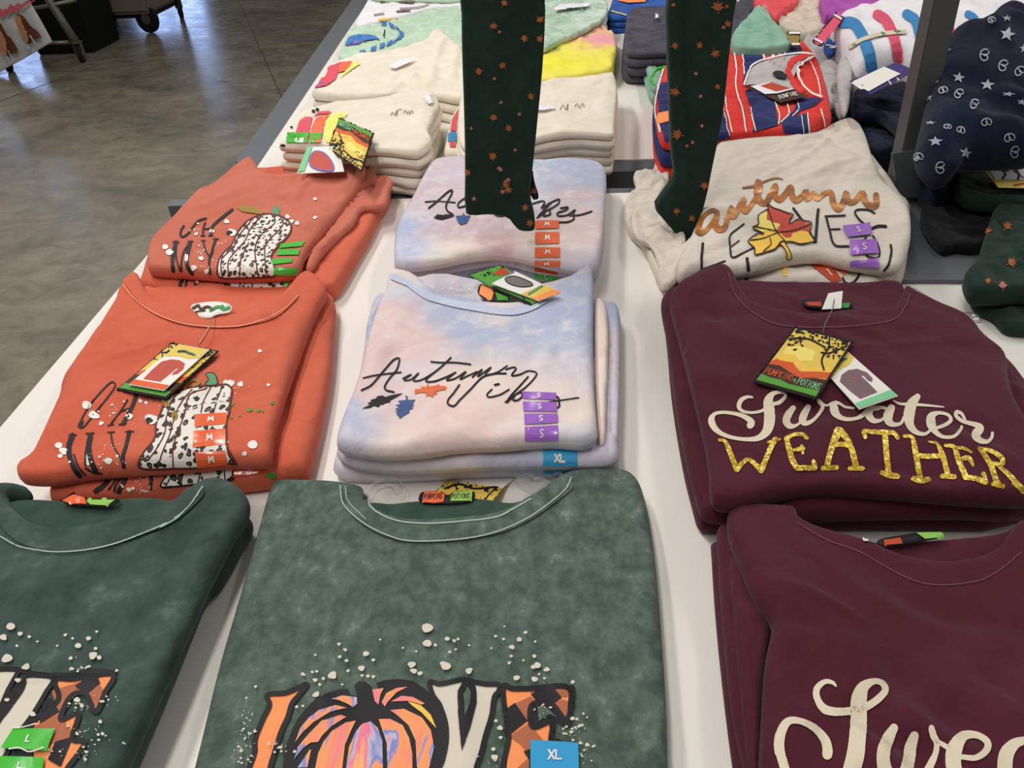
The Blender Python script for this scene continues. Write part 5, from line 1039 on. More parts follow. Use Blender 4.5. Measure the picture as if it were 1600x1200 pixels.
def picture_tag(c, quad, seed, text=True, lw=1.0, flip=False):
    mp0 = bil(quad); mp = (lambda x, y: mp0(1-x, 1-y)) if flip else mp0
    rg = random.Random(seed)
    A = lambda pts: ('f', mpoly(mp, pts))
    decal('printed_picture', [A([(.03, .03), (.97, .03), (.97, .97), (.03, .97)])], c, M['i_tagy'], off=.0004, g=4)
    decal('printed_picture', [A([(.1, .35), (.3, .28), (.55, .3), (.6, .45), (.3, .55), (.12, .5)])], c, M['i_lyel'], off=.0006, g=4)
    decal('printed_flames', [A([(.03, .62), (.1, .56), (.2, .54), (.3, .52), (.4, .6), (.52, .66), (.62, .64), (.75, .6), (.85, .56), (.97, .55), (.97, .66), (.85, .68), (.7, .72), (.6, .8), (.4, .76), (.2, .7), (.03, .72)])], c, M['i_tago'], off=.0007, g=4)
    decal('printed_ground', [A([(.03, .68), (.2, .66), (.4, .72), (.6, .76), (.8, .7), (.97, .68), (.97, .97), (.03, .97)])], c, M['i_dkbrown'], off=.0009, g=4)
    decal('printed_ground', [A([(.03, .86), (.2, .88), (.35, .87), (.5, .9), (.7, .89), (.97, .87), (.97, .97), (.03, .97)])], c, M['i_tagg'], off=.0011, g=4)
    decal('printed_flames', [A([(.05, .55), (.12, .47), (.3, .44), (.45, .52), (.6, .58), (.75, .52), (.95, .46), (.95, .56), (.75, .6), (.55, .66), (.35, .56), (.15, .58)])], c, M['i_yellow'], off=.0008, g=4)
    sp = []
    L = math.dist(mp(0, 0), mp(1, 0))
    for k in range(115):
        x = rg.random(); y = rg.random()**1.6*.34
        if .3 < x < .62 and y > .12: continue
        x = .04+.92*x; y = .04+y
        u, v = mp(x, y); sp.append(('d', u, v, L*(.008+.028*rg.random()), L*(.006+.016*rg.random())))
    sp += [('s', [mp(.62, .05), mp(.7, .2), mp(.72, .4), mp(.85, .55)], L*.03), ('s', [mp(.05, .22), mp(.3, .15), mp(.62, .2)], L*.025), ('s', [mp(.95, .1), mp(.8, .25), mp(.72, .3)], L*.025)]
    sp += [('c', [mp(.01, .01), mp(.99, .01), mp(.99, .99), mp(.01, .99)], L*.016)]
    decal('printed_branches', sp, c, M['i_black'], off=.0013)
    if text:
        decal('printed_text', glyphs('PUMPKINS', mp, .06, .75, .045, .1, lw), c, M['i_tago'], off=.0016)
        decal('printed_text', glyphs('&', mp, .53, .8, .03, .05, lw*.7)+glyphs('POTIONS', mp, .6, .77, .04, .1, lw), c, M['i_paleg'], off=.0016)
def swatch_tag(c, quad, band, garment, lw=1.0, flip=False):
    mp0 = bil(quad); mp = (lambda x, y: mp0(1-x, 1-y)) if flip else mp0
    L = math.dist(mp(0, 0), mp(1, 0))
    decal('printed_header', [('f', mpoly(mp, [(.02, .01), (.98, .01), (.98, .22), (.7, .27), (.35, .25), (.02, .3)]))], c, M['i_tagy'], off=.0004, g=4)
    decal('printed_logo', [('s', [mp(.25, .16), mp(.4, .13), mp(.55, .15), mp(.78, .17)], L*.09)], c, M['i_pg'], off=.0007)
    decal('printed_logo', [('s', [mp(.25, .16), mp(.35, .14), mp(.48, .145)], L*.05), ('s', [mp(.55, .17), mp(.65, .16), mp(.75, .18)], L*.03)], c, M['i_dkbrown'], off=.001)
    decal('printed_garment', [('f', mpoly(mp, [(.12, .42), (.3, .34), (.55, .33), (.78, .38), (.9, .5), (.88, .62), (.78, .66), (.74, .6), (.76, .52), (.7, .5), (.7, .62), (.68, .84), (.2, .84), (.14, .62)]))], c, M[garment], off=.0004, g=4)
    decal('printed_garment', [('s', [mp(.3, .5), mp(.42, .48), mp(.56, .5)], L*.03)], c, M['i_skin'], off=.0008)
    decal('printed_band', [('f', mpoly(mp, [(.01, .88), (.99, .88), (.99, .99), (.01, .99)]))], c, M[band], off=.0005, g=4)
def string(c, pts, zs, rad=.0005):
    tube('string', [at(u, v, z) for (u, v), z in zip(pts, zs)], rad, M['i_greyt'], c.o, 6)
ZH = TZ+.096
q = TAG((1010, 440), (1490, 860), (1120, 975), (835, 700))
q = TAG((880, 570), (1015, 430), (1495, 850), (1125, 978))
sw = TAG((850, 560), (1010, 425), (1495, 850), (1125, 978))
# swatch card lies under the picture card; its head points up-left
sw = TAG((740, 560), (960, 380), (1495, 850), (1125, 978))
c = card('hang_tag', sw, (ZH, ZH, ZH+.003, ZH+.003), 'small white card showing a maroon top, half under the black picture tag')
swatch_tag(c, sw, 'i_paleg', 'i_mauve')
pq = TAG((510, 185), (1065, 330), (710, 885), (105, 715))
c = card('hang_tag', pq, (ZH+.004, ZH+.005, ZH+.006, ZH+.006), 'black edged Pumpkins and Potions tag lying on the far maroon top', 'i_black')
picture_tag(c, pq, 1, True, 1.1)
string(c, [TAG((770, 250))[0], TAG((800, 150))[0], TAG((870, 10))[0], V6((810, 175))[0]], (ZH+.006, ZH+.012, ZH+.008, ZH+.004), .0006)
c2q = V6((785, 155), (845, 145), (838, 218), (758, 222))
c = card('price_card', c2q, (ZH+.008, ZH+.008, ZH+.001, ZH+.001), 'small blank white card at the neck label of the far maroon top')
# orange shirt tags
ZB = TZ+.069
pq = U1((785, 258), (1320, 350), (720, 895), (160, 790))
c = card('hang_tag', pq, (ZB+.001, ZB+.001, ZB+.003, ZB+.003), 'black and green picture tag lying on the near orange sweatshirt', 'i_black')
picture_tag(c, pq, 2, False, 1)
sq = U1((870, 275), (1215, 335), (700, 800), (295, 730))
c = card('hang_tag', sq, (ZB+.005, ZB+.005, ZB+.008, ZB+.008), 'white card picturing an orange top, lying on the near orange sweatshirt')
swatch_tag(c, sq, 'i_st_or', 'i_red')
string(c, [U1((1090, 290))[0], U1((1150, 200))[0], U1((1215, 90))[0], V4((990, 215))[0]], (ZB+.007, ZB+.008, ZB+.005, ZB+.001))
# tie-dye tags
ZF = TZ+.078
pq = U2((200, 250), (505, 148), (830, 420), (780, 535))
pq = U2((195, 245), (505, 150), (1010, 420), (790, 535))
c = card('hang_tag', pq, (ZF+.002, ZF+.004, ZF+.001, ZF), 'green and black picture tag on the neck of the near tie-dye sweatshirt', 'i_tagg')
decal('printed_ground', [('f', U2((430, 240), (520, 170), (600, 230), (500, 250)))], c, M['i_brick'], off=.0005)
decal('printed_branches', [('c', U2((200, 245), (505, 152), (1005, 420), (790, 530)), 1.5), ('s', U2((430, 365), (600, 440), (790, 520)), 3)]+splat(random.Random(3), U2((320, 250), (400, 220), (500, 180), (560, 440), (700, 490)), 26, 4, .8, 2.6), c, M['i_black'], off=.0007)
sq = U2((630, 195), (420, 320), (870, 492), (1085, 415))
sq = U2((420, 325), (640, 205), (1085, 412), (870, 492))
c = card('hang_tag', sq, (ZF+.006, ZF+.008, ZF+.006, ZF+.004), 'white card with small grey top picture on the near tie-dye sweatshirt neck')
mp = bil(sq)
decal('printed_header', [('f', mpoly(mp, [(.0, .62), (1, .62), (1, 1), (.0, 1)]))], c, M['i_tagy'], off=.0004, g=3)
decal('printed_header', [('f', mpoly(mp, [(.0, .86), (1, .86), (1, 1), (.0, 1)]))], c, M['i_orange'], off=.0006, g=3)
decal('printed_logo', [('s', [mp(.15, .72), mp(.4, .7), mp(.85, .66)], 4)], c, M['i_pg'], off=.0008)
decal('printed_garment', [('F', U2((550, 280), (620, 258), (700, 275), (800, 320), (810, 350), (720, 362), (640, 350), (570, 320)))], c, M['i_greyt'], off=.0005)
decal('printed_garment', [('c', U2((550, 280), (620, 258), (700, 275), (800, 320), (810, 350), (720, 362), (640, 350), (570, 320)), 1.2)], c, M['i_black'], off=.0008)
decal('printed_band', [('f', U2((420, 285), (600, 215), (640, 205), (640, 222), (470, 292), (425, 325)))], c, M['i_viol'], off=.0006)
nl = cloth('neck_label', U2((275, 430), (300, 340), (330, 325), (440, 380), (600, 440), (580, 500), (470, 500), (390, 490)), TZ+.073, .003, M['i_black'], parent=F1.o, amp=.0005, r=.001)
decal('label_panel', [('f', U2((300, 430), (320, 340), (400, 350), (440, 420), (420, 488), (390, 488)))], nl, M['i_orange'], parent=nl.o)
decal('label_panel', [('f', U2((450, 410), (520, 440), (590, 450), (570, 490), (480, 492)))], nl, M['i_tagg'], parent=nl.o)
cloth('clear_plastic_film', U2((-160, 370), (-60, 320), (40, 330), (200, 350), (270, 420), (100, 430), (-80, 425)), TZ+.071, .002, M['clear'], parent=F1.o, amp=.004, wl=.02, ridged=True, r=.001, sp=.004)
# tag behind the green sweatshirt neck
q = U4((610, 100), (1080, 70), (920, 245), (800, 245))
q = U4((610, 98), (1040, 108), (905, 262), (470, 230))
c = card('hang_tag', q, (TZ+.003, TZ+.003, TZ+.021, TZ+.021), 'black branch patterned tag behind the neck label of the centre green sweatshirt', 'i_tagy')
decal('printed_branches', splat(random.Random(6), U4((680, 130), (780, 130), (900, 150), (880, 200), (600, 130), (960, 140)), 60, 5, 1, 3.5)+[('c', U4((610, 98), (1040, 108), (905, 262), (470, 230)), 1.5), ('s', U4((600, 150), (700, 120), (800, 150), (950, 140)), 3), ('s', U4((980, 120), (900, 200), (880, 240)), 2)], c, M['i_black'], off=.0006)
q = U4((720, 80), (1090, 68), (1010, 135), (700, 105))
c = card('price_card', q, (TZ+.001, TZ+.001, TZ+.004, TZ+.004), 'blank white card tucked behind the neck of the centre green sweatshirt')
# Champion-like purple tag, striped-shirt tag, right edge tag

# ================================================================= rear table, left side
g = 'natural cotton tees'
K = pile('folded_tee', U5((115, 455), (165, 430), (195, 360), (235, 260), (290, 200), (410, 155), (560, 120), (700, 108), (860, 98), (980, 75), (1100, 45), (1230, 28), (1335, 22), (1372, 80), (1385, 140), (1350, 200), (1330, 260), (1290, 330), (1330, 400), (1320, 450), (1230, 520), (1130, 515), (1000, 495), (880, 490), (760, 500), (600, 490), (400, 470), (200, 465)), 5, TZ+.1, .02, M['natural'],
    ordinal_labels('natural rainbow tee in the front left rear-table pile', 5), 'tee', 'natural tees in the front left rear-table pile', 3, .008, 1.5, sp=.008, amp=.004, wl=.06)
K0 = K[0]
decal('printed_rainbow', [('f', U5((250, 415), (262, 340), (290, 250), (340, 218), (395, 222), (375, 290), (360, 415))), ('f', U5((395, 222), (440, 180), (520, 172), (545, 190), (500, 196), (430, 205)))], K0, M['i_pinkr'])
decal('printed_rainbow', [('f', U5((370, 415), (385, 300), (420, 225), (490, 205), (530, 195), (500, 230), (478, 300), (462, 415)))], K0, M['i_orr'], off=.001)
decal('printed_rainbow', [('f', U5((480, 350), (490, 260), (530, 200), (600, 185), (665, 195), (640, 225), (600, 230), (540, 420), (500, 420)))], K0, M['i_yer'], off=.001)
for qd in (U5((200, 345), (258, 345), (250, 418), (190, 418)), U5((262, 345), (362, 345), (350, 418), (250, 418)), U5((375, 350), (470, 348), (455, 418), (365, 418))):
    sticker(K0, qd, '', M['i_st_gr'])
decal('printed_writing', [('s', U5((1000, 205), (1020, 185), (1035, 205), (1050, 170), (1045, 210), (1060, 165), (1090, 160)), 1), ('s', U5((1100, 185), (1120, 165), (1130, 195), (1145, 170), (1150, 200), (1170, 165), (1175, 190)), 1)], K0, M['i_greyt'])
decal('printed_marks', [('d',)+p for p in U5((400, 175, 3), (430, 162, 3), (230, 300, 2), (200, 380, 2), (165, 438, 4, 2))], K0, M['i_black'])
cloth('clear_plastic_film', U5((1270, 40), (1340, 30), (1365, 90), (1340, 140), (1290, 130)), TZ+.104, .002, M['clear'], parent=K0.o, amp=.003, wl=.02, r=.001, sp=.005)
decal('paper_label', [('f', U5((1275, 60), (1300, 50), (1335, 120), (1300, 135), (1272, 100)))], K0, M['i_lav'], off=.003)

L = pile('folded_tee', P1((340, 600), (370, 560), (420, 480), (480, 410), (560, 375), (700, 355), (850, 325), (1000, 290), (1060, 260), (1100, 210), (1150, 195), (1180, 210), (1190, 240), (1250, 280), (1300, 330), (1340, 450), (1340, 620), (1280, 640), (1100, 600), (980, 590), (860, 600), (700, 620), (520, 615), (400, 610)), 3, TZ+.075, .025, M['natural'],
    ordinal_labels('natural crumpled tee in the second left rear pile', 3), 'tee', 'natural tees in the second left rear-table pile', 13, .006, 1.5, sp=.009, amp=.006, wl=.09,
    creases=[(P1((860, 590), (1000, 520), (1080, 500)), .008, .01), (P1((1180, 260), (1120, 400), (1100, 560)), .012, .012), (P1((1260, 330), (1230, 500)), .01, .012)])
decal('printed_rainbow', [('f', P1((370, 555), (400, 490), (460, 420), (530, 395), (520, 440), (500, 500), (440, 540)))], L[0], M['i_pinkr'])
decal('printed_rainbow', [('f', P1((515, 460), (530, 395), (600, 388), (590, 420), (560, 450)))], L[0], M['i_orr'])
decal('printed_rainbow', [('f', P1((600, 388), (650, 405), (600, 440), (545, 480), (520, 500), (560, 450), (590, 420)))], L[0], M['i_yer'])
decal('printed_rainbow', [('f', P1((375, 550), (410, 500), (440, 490), (430, 520), (400, 550)))], L[0], M['i_viol'], off=.001)
decal('paper_label', [('f', P1((830, 430), (900, 395), (1000, 380), (960, 410), (870, 450)))], L[0], M['i_lav'], off=.003)
decal('printed_ring', [('s', P1((430, 628), (440, 608), (470, 605), (482, 628)), 3)], L[1], M['i_black'])

Mx = pile('folded_tee', P1((510, 370), (530, 330), (560, 240), (600, 180), (680, 165), (760, 150), (900, 120), (1050, 80), (1200, 50), (1300, 40), (1420, 30), (1420, 330), (1300, 330), (1100, 270), (950, 300), (800, 340), (680, 360), (560, 375)), 2, TZ+.055, .027, M['sage'],
    ordinal_labels('sage green tee with blue ring print', 2), 'tee', 'sage green tees', 23, .005, 1.2, sp=.01, amp=.006, wl=.08, ridged=True)
decal('printed_art', [('f', P1((555, 290), (580, 235), (640, 220), (740, 225), (775, 250), (690, 258), (610, 270)))], Mx[0], M['i_blueu'])
decal('printed_art', [('f', P1((555, 292), (600, 262), (690, 258), (640, 280)))], Mx[0], M['i_viol'], off=.001)
ring = []
for (x, y, a) in ((800, 150, .1), (850, 165, .5), (890, 190, 1), (910, 215, 1.4), (900, 240, 1.8), (870, 262, 2.2), (835, 275, 2.5), (790, 290, 2.7), (735, 310, 2.8), (665, 335, 2.9)):
    X, Y = P1((x, y))[0]; ca, sa = math.cos(a), math.sin(a)*.7
    for k in (-1, 0, 1): ring.append(('s', [(X+k*3*ca-3.5*sa, Y+k*3*sa-3.5*ca), (X+k*3*ca+3.5*sa, Y+k*3*sa+3.5*ca)], 2.2))
    ring.append(('s', [(X-3*ca-3*sa, Y-3*sa-3*ca), (X+3*ca-3*sa, Y+3*sa-3*ca)], 1.5))
decal('printed_lettering', ring, Mx[0], M['i_blueu'])
decal('printed_art', [('s', P1((805, 195), (800, 235)), 2)], Mx[0], M['i_black'])
Nn = pile('folded_tee', P1((610, 170), (640, 110), (690, 30), (730, -60), (1000, -60), (1420, -60), (1420, 40), (1250, 45), (1100, 60), (1000, 90), (900, 115), (780, 145), (690, 165)), 2, TZ+.06, .025, M['white'],
    ordinal_labels('white tee at the top left of the rear table', 2), 'tee', 'white tees', 33, .004, 1, sp=.012, amp=.004)
decal('printed_marks', [('s', P1((740, 100), (800, 90)), 1.6), ('s', P1((880, 78), (960, 72)), 2.2), ('s', P1((900, 15), (980, 20)), 4), ('s', P1((780, 20), (840, 10)), 2.5), ('s', P1((900, 60), (1000, 55), (1080, 35)), 1.4)], Nn[0], M['i_mauve'])
decal('printed_marks', [('s', P1((770, 130), (880, 120)), 3)], Nn[0], M['i_yellow'])
N2 = pile('folded_tee', P1((700, -10), (720, -60), (760, -110), (1100, -120), (1420, -120), (1420, 0), (1200, 10), (900, 0), (780, 5)), 1, TZ+.078, .018, M['sage'], ['pale green tee lying on the white tees at the top left'], 'tee', None, 43, sp=.014)

O = pile('folded_tee', P2((60, 960), (60, 700), (100, 500), (560, 540), (640, 510), (760, 495), (900, 490), (990, 475), (1030, 460), (1050, 500), (1060, 600), (1050, 700), (1040, 830), (1040, 860), (900, 850), (780, 845), (640, 860), (540, 885), (300, 940)), 5, TZ+.095, .019, M['natural'],
    ordinal_labels('natural tee in the centre rear pile', 5), 'tee', 'natural tees in the centre rear-table pile', 53, .006, 1.2, sp=.009, amp=.004, wl=.07,
    creases=[(P2((760, 640), (850, 570), (1000, 520)), .004, .008), (P2((960, 680), (1000, 560), (1030, 500)), .005, .01)])
decal('printed_writing', [('s', P2((700, 690), (720, 660), (735, 690), (750, 655), (745, 695)), 1), ('s', P2((790, 670), (810, 655), (820, 680), (840, 650), (850, 675)), 1)], O[0], M['i_greyt'])
decal('paper_label', [('f', P2((540, 680), (660, 675), (670, 690), (600, 705), (545, 705)))], O[0], M['i_lav'], off=.003)
O2 = pile('folded_tee', U5((1410, 540), (1435, 420), (1460, 300), (1500, 190), (1560, 130), (1640, 100), (1760, 120), (1760, 560), (1560, 540)), 2, TZ+.06, .03, M['natural'], ['natural tee with red striped rainbow print left of the hanging leggings, uppermost', 'natural tee under the rainbow tee left of the hanging leggings'], 'tee', 'natural rainbow tees beside the leggings', 63, sp=.009)
decal('printed_rainbow', [('f', U5((1470, 330), (1490, 230), (1530, 160), (1570, 130), (1520, 240), (1515, 330))), ('f', U5((1560, 330), (1565, 200), (1600, 150), (1620, 330))), ('f', U5((1462, 415), (1510, 415), (1510, 455), (1466, 455)))], O2[0], M['i_pinkr'])
decal('printed_rainbow', [('f', U5((1455, 345), (1512, 330), (1515, 412), (1450, 412)))], O2[0], M['i_bluer'], off=.001)
decal('printed_rainbow', [('f', U5((1520, 345), (1556, 340), (1556, 430), (1515, 430)))], O2[0], M['i_grn'], off=.001)

dyY = ((238, 226, 96), [p[:2]+(p[2], p[3]) for p in P2((850, 210, .06, (232, 130, 164)), (940, 170, .05, (236, 120, 160)), (1000, 270, .06, (240, 150, 178)), (760, 260, .05, (236, 150, 150)), (600, 420, .06, (240, 230, 70)), (800, 430, .05, (240, 230, 70)), (960, 440, .05, (240, 230, 90)), (900, 330, .03, (242, 208, 130)))], .1)
YP = pile('folded_tee', P2((400, 520), (400, 380), (590, 340), (700, 310), (780, 240), (870, 200), (910, 185), (890, 155), (940, 145), (975, 160), (1000, 210), (1045, 225), (1055, 300), (1045, 380), (1020, 440), (980, 465), (850, 485), (720, 500), (560, 540)), 2, TZ+.06, .025, M['yp'],
    ordinal_labels('pink to yellow ombre tee behind the natural pile', 2), 'tee', 'ombre pink and yellow tees', 73, .004, 1, sp=.009, amp=.006, wl=.08, dye=dyY, creases=[(P2((640, 445), (760, 420), (880, 395)), -.006, .006), (P2((870, 200), (820, 300), (810, 390)), .006, .008)])
Q = pile('folded_tee', P2((500, 330), (560, 250), (560, 0), (620, -60), (950, -60), (1000, 20), (1000, 90), (960, 140), (900, 170), (820, 215), (700, 260), (620, 310)), 3, TZ+.09, .028, M['sagegrey'],
    ordinal_labels('grey green bleached tee behind the ombre tees', 3), 'tee', 'grey green tees', 83, .006, 1.4, sp=.01, amp=.007, wl=.07, ridged=True)
decal('neck_label', [('f', P2((660, 75), (700, 45), (890, 35), (880, 60), (760, 72), (690, 84)))], Q[0], M['i_lav'], off=.003)

# blue, charcoal and mint
Rb = pile('folded_tee', P2((980, 130), (1010, 60), (1040, -40), (1420, -60), (1420, 120), (1200, 110)), 3, TZ+.06, .02, M['royal'],
    ordinal_labels('royal blue tee in the far centre pile', 3), 'tee', 'royal blue tees', 93, .006, 1.3, sp=.012, amp=.004)
decal('printed_art', [('f', P2((1060, 10), (1100, -20), (1250, -20), (1230, 20), (1120, 25)))], Rb[0], M['i_orange'])
decal('printed_art', [('s', P2((1020, 75), (1110, 100)), 1.6)], Rb[0], M['i_lyel'], off=.001)
Dg = pile('folded_tee', P2((1100, 330), (1105, 230), (1115, 100), (1150, 60), (1260, 50), (1420, 60), (1600, 0), (1900, 20), (1900, 300), (1600, 330), (1300, 340), (1160, 345)), 4, TZ+.1, .024, M['dgrey'],
    ordinal_labels('charcoal top left of the second hanging leggings', 4), 'top', 'charcoal tops', 103, .008, 1.5, sp=.011, amp=.006, wl=.06, ridged=True)
decal('size_label', [('d',)+P2((1300, 118))[0]+(3, 2.4)], Dg[0], M['i_white'], off=.003)
Mt = pile('folded_tee', P2((1225, 400), (1225, 320), (1260, 290), (1380, 290), (1500, 300), (1500, 560), (1320, 560), (1275, 560), (1250, 480)), 2, TZ+.06, .028, M['mint'],
    ordinal_labels('mint tee with bright green print', 2), 'tee', 'mint tees', 113, .004, 1, sp=.009, amp=.005, wl=.05, ridged=True)
decal('printed_art', [('s', P2((1290, 375), (1310, 400), (1330, 380)), 2)], Mt[0], M['i_black'])
decal('printed_art', [('s', P2((1360, 400), (1320, 430), (1290, 450), (1270, 500), (1290, 530)), 3), ('s', P2((1350, 420), (1330, 460)), 3)], Mt[0], M['i_st_gr'])

# striped shirts
St = pile('folded_tee', P3((115, 870), (95, 760), (85, 640), (100, 560), (150, 430), (250, 340), (400, 310), (620, 300), (760, 292), (900, 290), (1020, 285), (1070, 340), (1110, 400), (1150, 530), (1170, 620), (1190, 700), (1198, 780), (1120, 800), (1050, 850), (900, 850), (700, 860), (480, 885), (300, 900), (150, 910)), 3, TZ+.1, .032, [M['red'], M['navys'], M['red']],
    ordinal_labels('red and navy striped shirt behind the oatmeal stack', 3), 'shirt', 'red and navy striped shirts', 123, .006, .6, sp=.008, amp=.005, wl=.09)
S0 = St[0]
nv = [('f', P3((636, 302), (760, 295), (775, 385), (700, 420), (660, 480), (640, 540), (650, 470), (648, 400))), ('f', P3((910, 292), (1000, 290), (1020, 345), (900, 360), (890, 340))), ('f', P3((656, 570), (700, 560), (760, 590), (840, 640), (850, 700), (862, 790), (820, 800), (700, 830), (720, 780), (690, 680))),
      ('f', P3((990, 620), (1080, 615), (1140, 628), (1080, 670), (1000, 700), (960, 740), (930, 790), (890, 800), (880, 760), (960, 700))), ('f', P3((1010, 720), (1048, 715), (1050, 840), (900, 835), (890, 800), (960, 740))), ('f', P3((520, 680), (560, 830), (565, 860), (480, 885), (500, 760))), ('f', P3((112, 560), (140, 520), (180, 520), (190, 690), (120, 710))), ('f', P3((125, 780), (190, 760), (190, 880), (160, 890)))]
decal('printed_stripes', nv, S0, M['navys'])
decal('printed_stripes', [('s', P3((585, 310), (600, 440), (600, 560), (640, 700), (660, 825)), 2.2), ('s', P3((530, 600), (550, 720), (575, 830)), 1.8), ('s', P3((636, 302), (650, 470)), 2), ('s', P3((690, 680), (720, 820)), 1.8), ('s', P3((765, 295), (775, 380)), 3.5), ('s', P3((822, 292), (832, 370)), 4), ('s', P3((875, 290), (870, 350)), 2.4), ('s', P3((900, 290), (905, 350)), 2),
    ('s', P3((1060, 380), (1110, 500), (1130, 620)), 2), ('s', P3((1130, 690), (1150, 790)), 2.2), ('s', P3((1048, 715), (1052, 840)), 1.8), ('s', P3((840, 640), (870, 720), (865, 780)), 2), ('s', P3((920, 660), (930, 720), (880, 770)), 2), ('s', P3((985, 640), (990, 690), (950, 730)), 1.6), ('s', P3((150, 440), (115, 560), (100, 700), (130, 830)), 2)], S0, M['i_white'], off=.0014)
decal('inner_neck', [('F', P3((655, 540), (680, 470), (740, 410), (860, 375), (980, 355), (1060, 365), (1000, 420), (960, 500), (980, 570), (860, 560), (720, 540)))], S0, M['ltgrey'], off=.002)
decal('collar', [('s', P3((1080, 375), (1000, 420), (985, 470), (1010, 540), (1070, 600), (1135, 622)), 3)], S0, M['i_white'], off=.003)
decal('collar', [('s', P3((1030, 365), (950, 400), (930, 470), (960, 540), (1000, 580)), 9)], S0, M['red'], off=.0026)
decal('collar', [('s', P3((650, 545), (680, 460), (740, 405), (870, 368), (1000, 350), (1090, 360)), 2.5)], S0, M['i_white'], off=.003)
decal('printed_art', [('f', P3((120, 715), (180, 700), (182, 765), (110, 785), (108, 740)))], S0, M['i_orange'], off=.0018)
decal('stitching', [('s', P3((520, 670), (535, 760), (555, 850)), 1.2), ('s', P3((1012, 730), (1018, 840)), 1.2)], S0, M['i_white'], off=.002)
tq = P3((660, 545), (800, 515), (1060, 598), (880, 640))
cT = card('hang_tag', tq, (TZ+.104, TZ+.108, TZ+.108, TZ+.106), 'grey edged tag with red garment picture lying in the striped shirt neck', 'i_dkbrown')
decal('printed_picture', [('f', P3((690, 545), (810, 520), (970, 560), (860, 590), (780, 595)))], cT, M['i_lav'])
decal('printed_picture', [('f', P3((750, 545), (820, 522), (940, 560), (850, 580)))], cT, M['i_brick'], off=.0012)
decal('printed_text', glyphs('BONFIRE', bil(P3((860, 600), (990, 575), (1000, 600), (870, 630))), .02, .1, .1, .8, .8), cT, M['i_white'], off=.0014)
decal('tag_loop', [('F', P3((835, 500), (840, 475), (870, 470), (910, 495), (900, 515), (850, 510)))], S0, M['i_black'], off=.004)

# ================================================================= rear right heap
mt = cloth('draped_shirt', P3((560, 300), (570, 230), (620, 170), (680, 110), (720, 50), (760, 45), (800, 60), (820, 130), (880, 190), (930, 260), (950, 300), (800, 310), (650, 315)), TZ+.13, .06, M['mint'], sp=.01, amp=.008, wl=.09, seed=131, creases=[(P3((670, 300), (690, 200), (750, 60)), -.008, .008), (P3((730, 70), (760, 160), (800, 300)), .01, .012)])
tag(mt.o, 'mint green shirt draped in a peak behind the striped shirts', 'shirt')
for i, (nm, px, z, t, mat, lab, cat, grp, amp) in enumerate([
    ('folded_tee', P3((560, 330), (600, 200), (600, 0), (750, -60), (800, 100), (960, 300), (960, 420), (700, 420)), .07, .07, 'dgrey', 'charcoal top under the mint draped shirt', 'top', None, .006),
    ('crumpled_tee', P3((700, 30), (730, -60), (960, -60), (1010, 0), (950, 50), (880, 90), (850, 125), (800, 90), (760, 60)), .14, .05, 'coral', 'coral pink tee crumpled at the top of the heap', 'tee', None, .012),
    ('crumpled_tee', P3((850, 130), (870, 70), (940, 40), (1010, -20), (1100, -30), (1140, 30), (1150, 110), (1170, 170), (1110, 200), (1050, 230), (940, 200), (880, 180)), .12, .06, 'beige', 'beige tee crumpled between the coral and orchid garments', 'tee', None, .01),
    ('crumpled_sweatshirt', P4((320, 0), (330, -60), (700, -80), (1000, -60), (1000, 60), (960, 90), (700, 95), (600, 90), (480, 130), (380, 100), (350, 110), (330, 60)), .15, .07, 'magenta', 'orchid purple sweatshirt crumpled along the far edge, left of the post', 'sweatshirt', 'orchid purple sweatshirts', .012),
    ('crumpled_sweatshirt', P4((1130, 0), (1140, -60), (1500, -80), (1800, -60), (1800, 40), (1450, 40), (1240, 60), (1150, 40)), .15, .07, 'magenta', 'orchid purple sweatshirt crumpled along the far edge, right of the post', 'sweatshirt', 'orchid purple sweatshirts', .012),
    ('crumpled_tee', P3((1000, 300), (1040, 230), (1100, 180), (1170, 190), (1200, 300), (1300, 430), (1320, 550), (1300, 680), (1280, 720), (1240, 700), (1210, 640), (1180, 700), (1150, 560), (1100, 400)), .1, .05, 'ltgrey', 'light grey shirt crumpled right of the striped shirts', 'shirt', None, .012),
    ('crumpled_tee', P3((1230, 400), (1270, 360), (1310, 400), (1330, 460), (1320, 560), (1300, 700), (1280, 722), (1250, 690), (1230, 560)), .13, .03, 'ltgrey', 'light grey sleeve of a shirt hanging beside the purple hang tag', 'shirt', None, .006),
    ('crumpled_tee', P3((1080, 300), (1180, 280), (1300, 300), (1330, 420), (1200, 360), (1090, 350)), .085, .03, 'magenta', 'orchid tee peeking out beside the small red tag', 'tee', None, .006),
    ]):
    c = cloth(nm, px, TZ+z, t, M[mat], sp=.011, amp=amp, wl=.07, seed=140+i, ridged=True, r=min(.02, t/2))
    tag(c.o, lab, cat, grp)
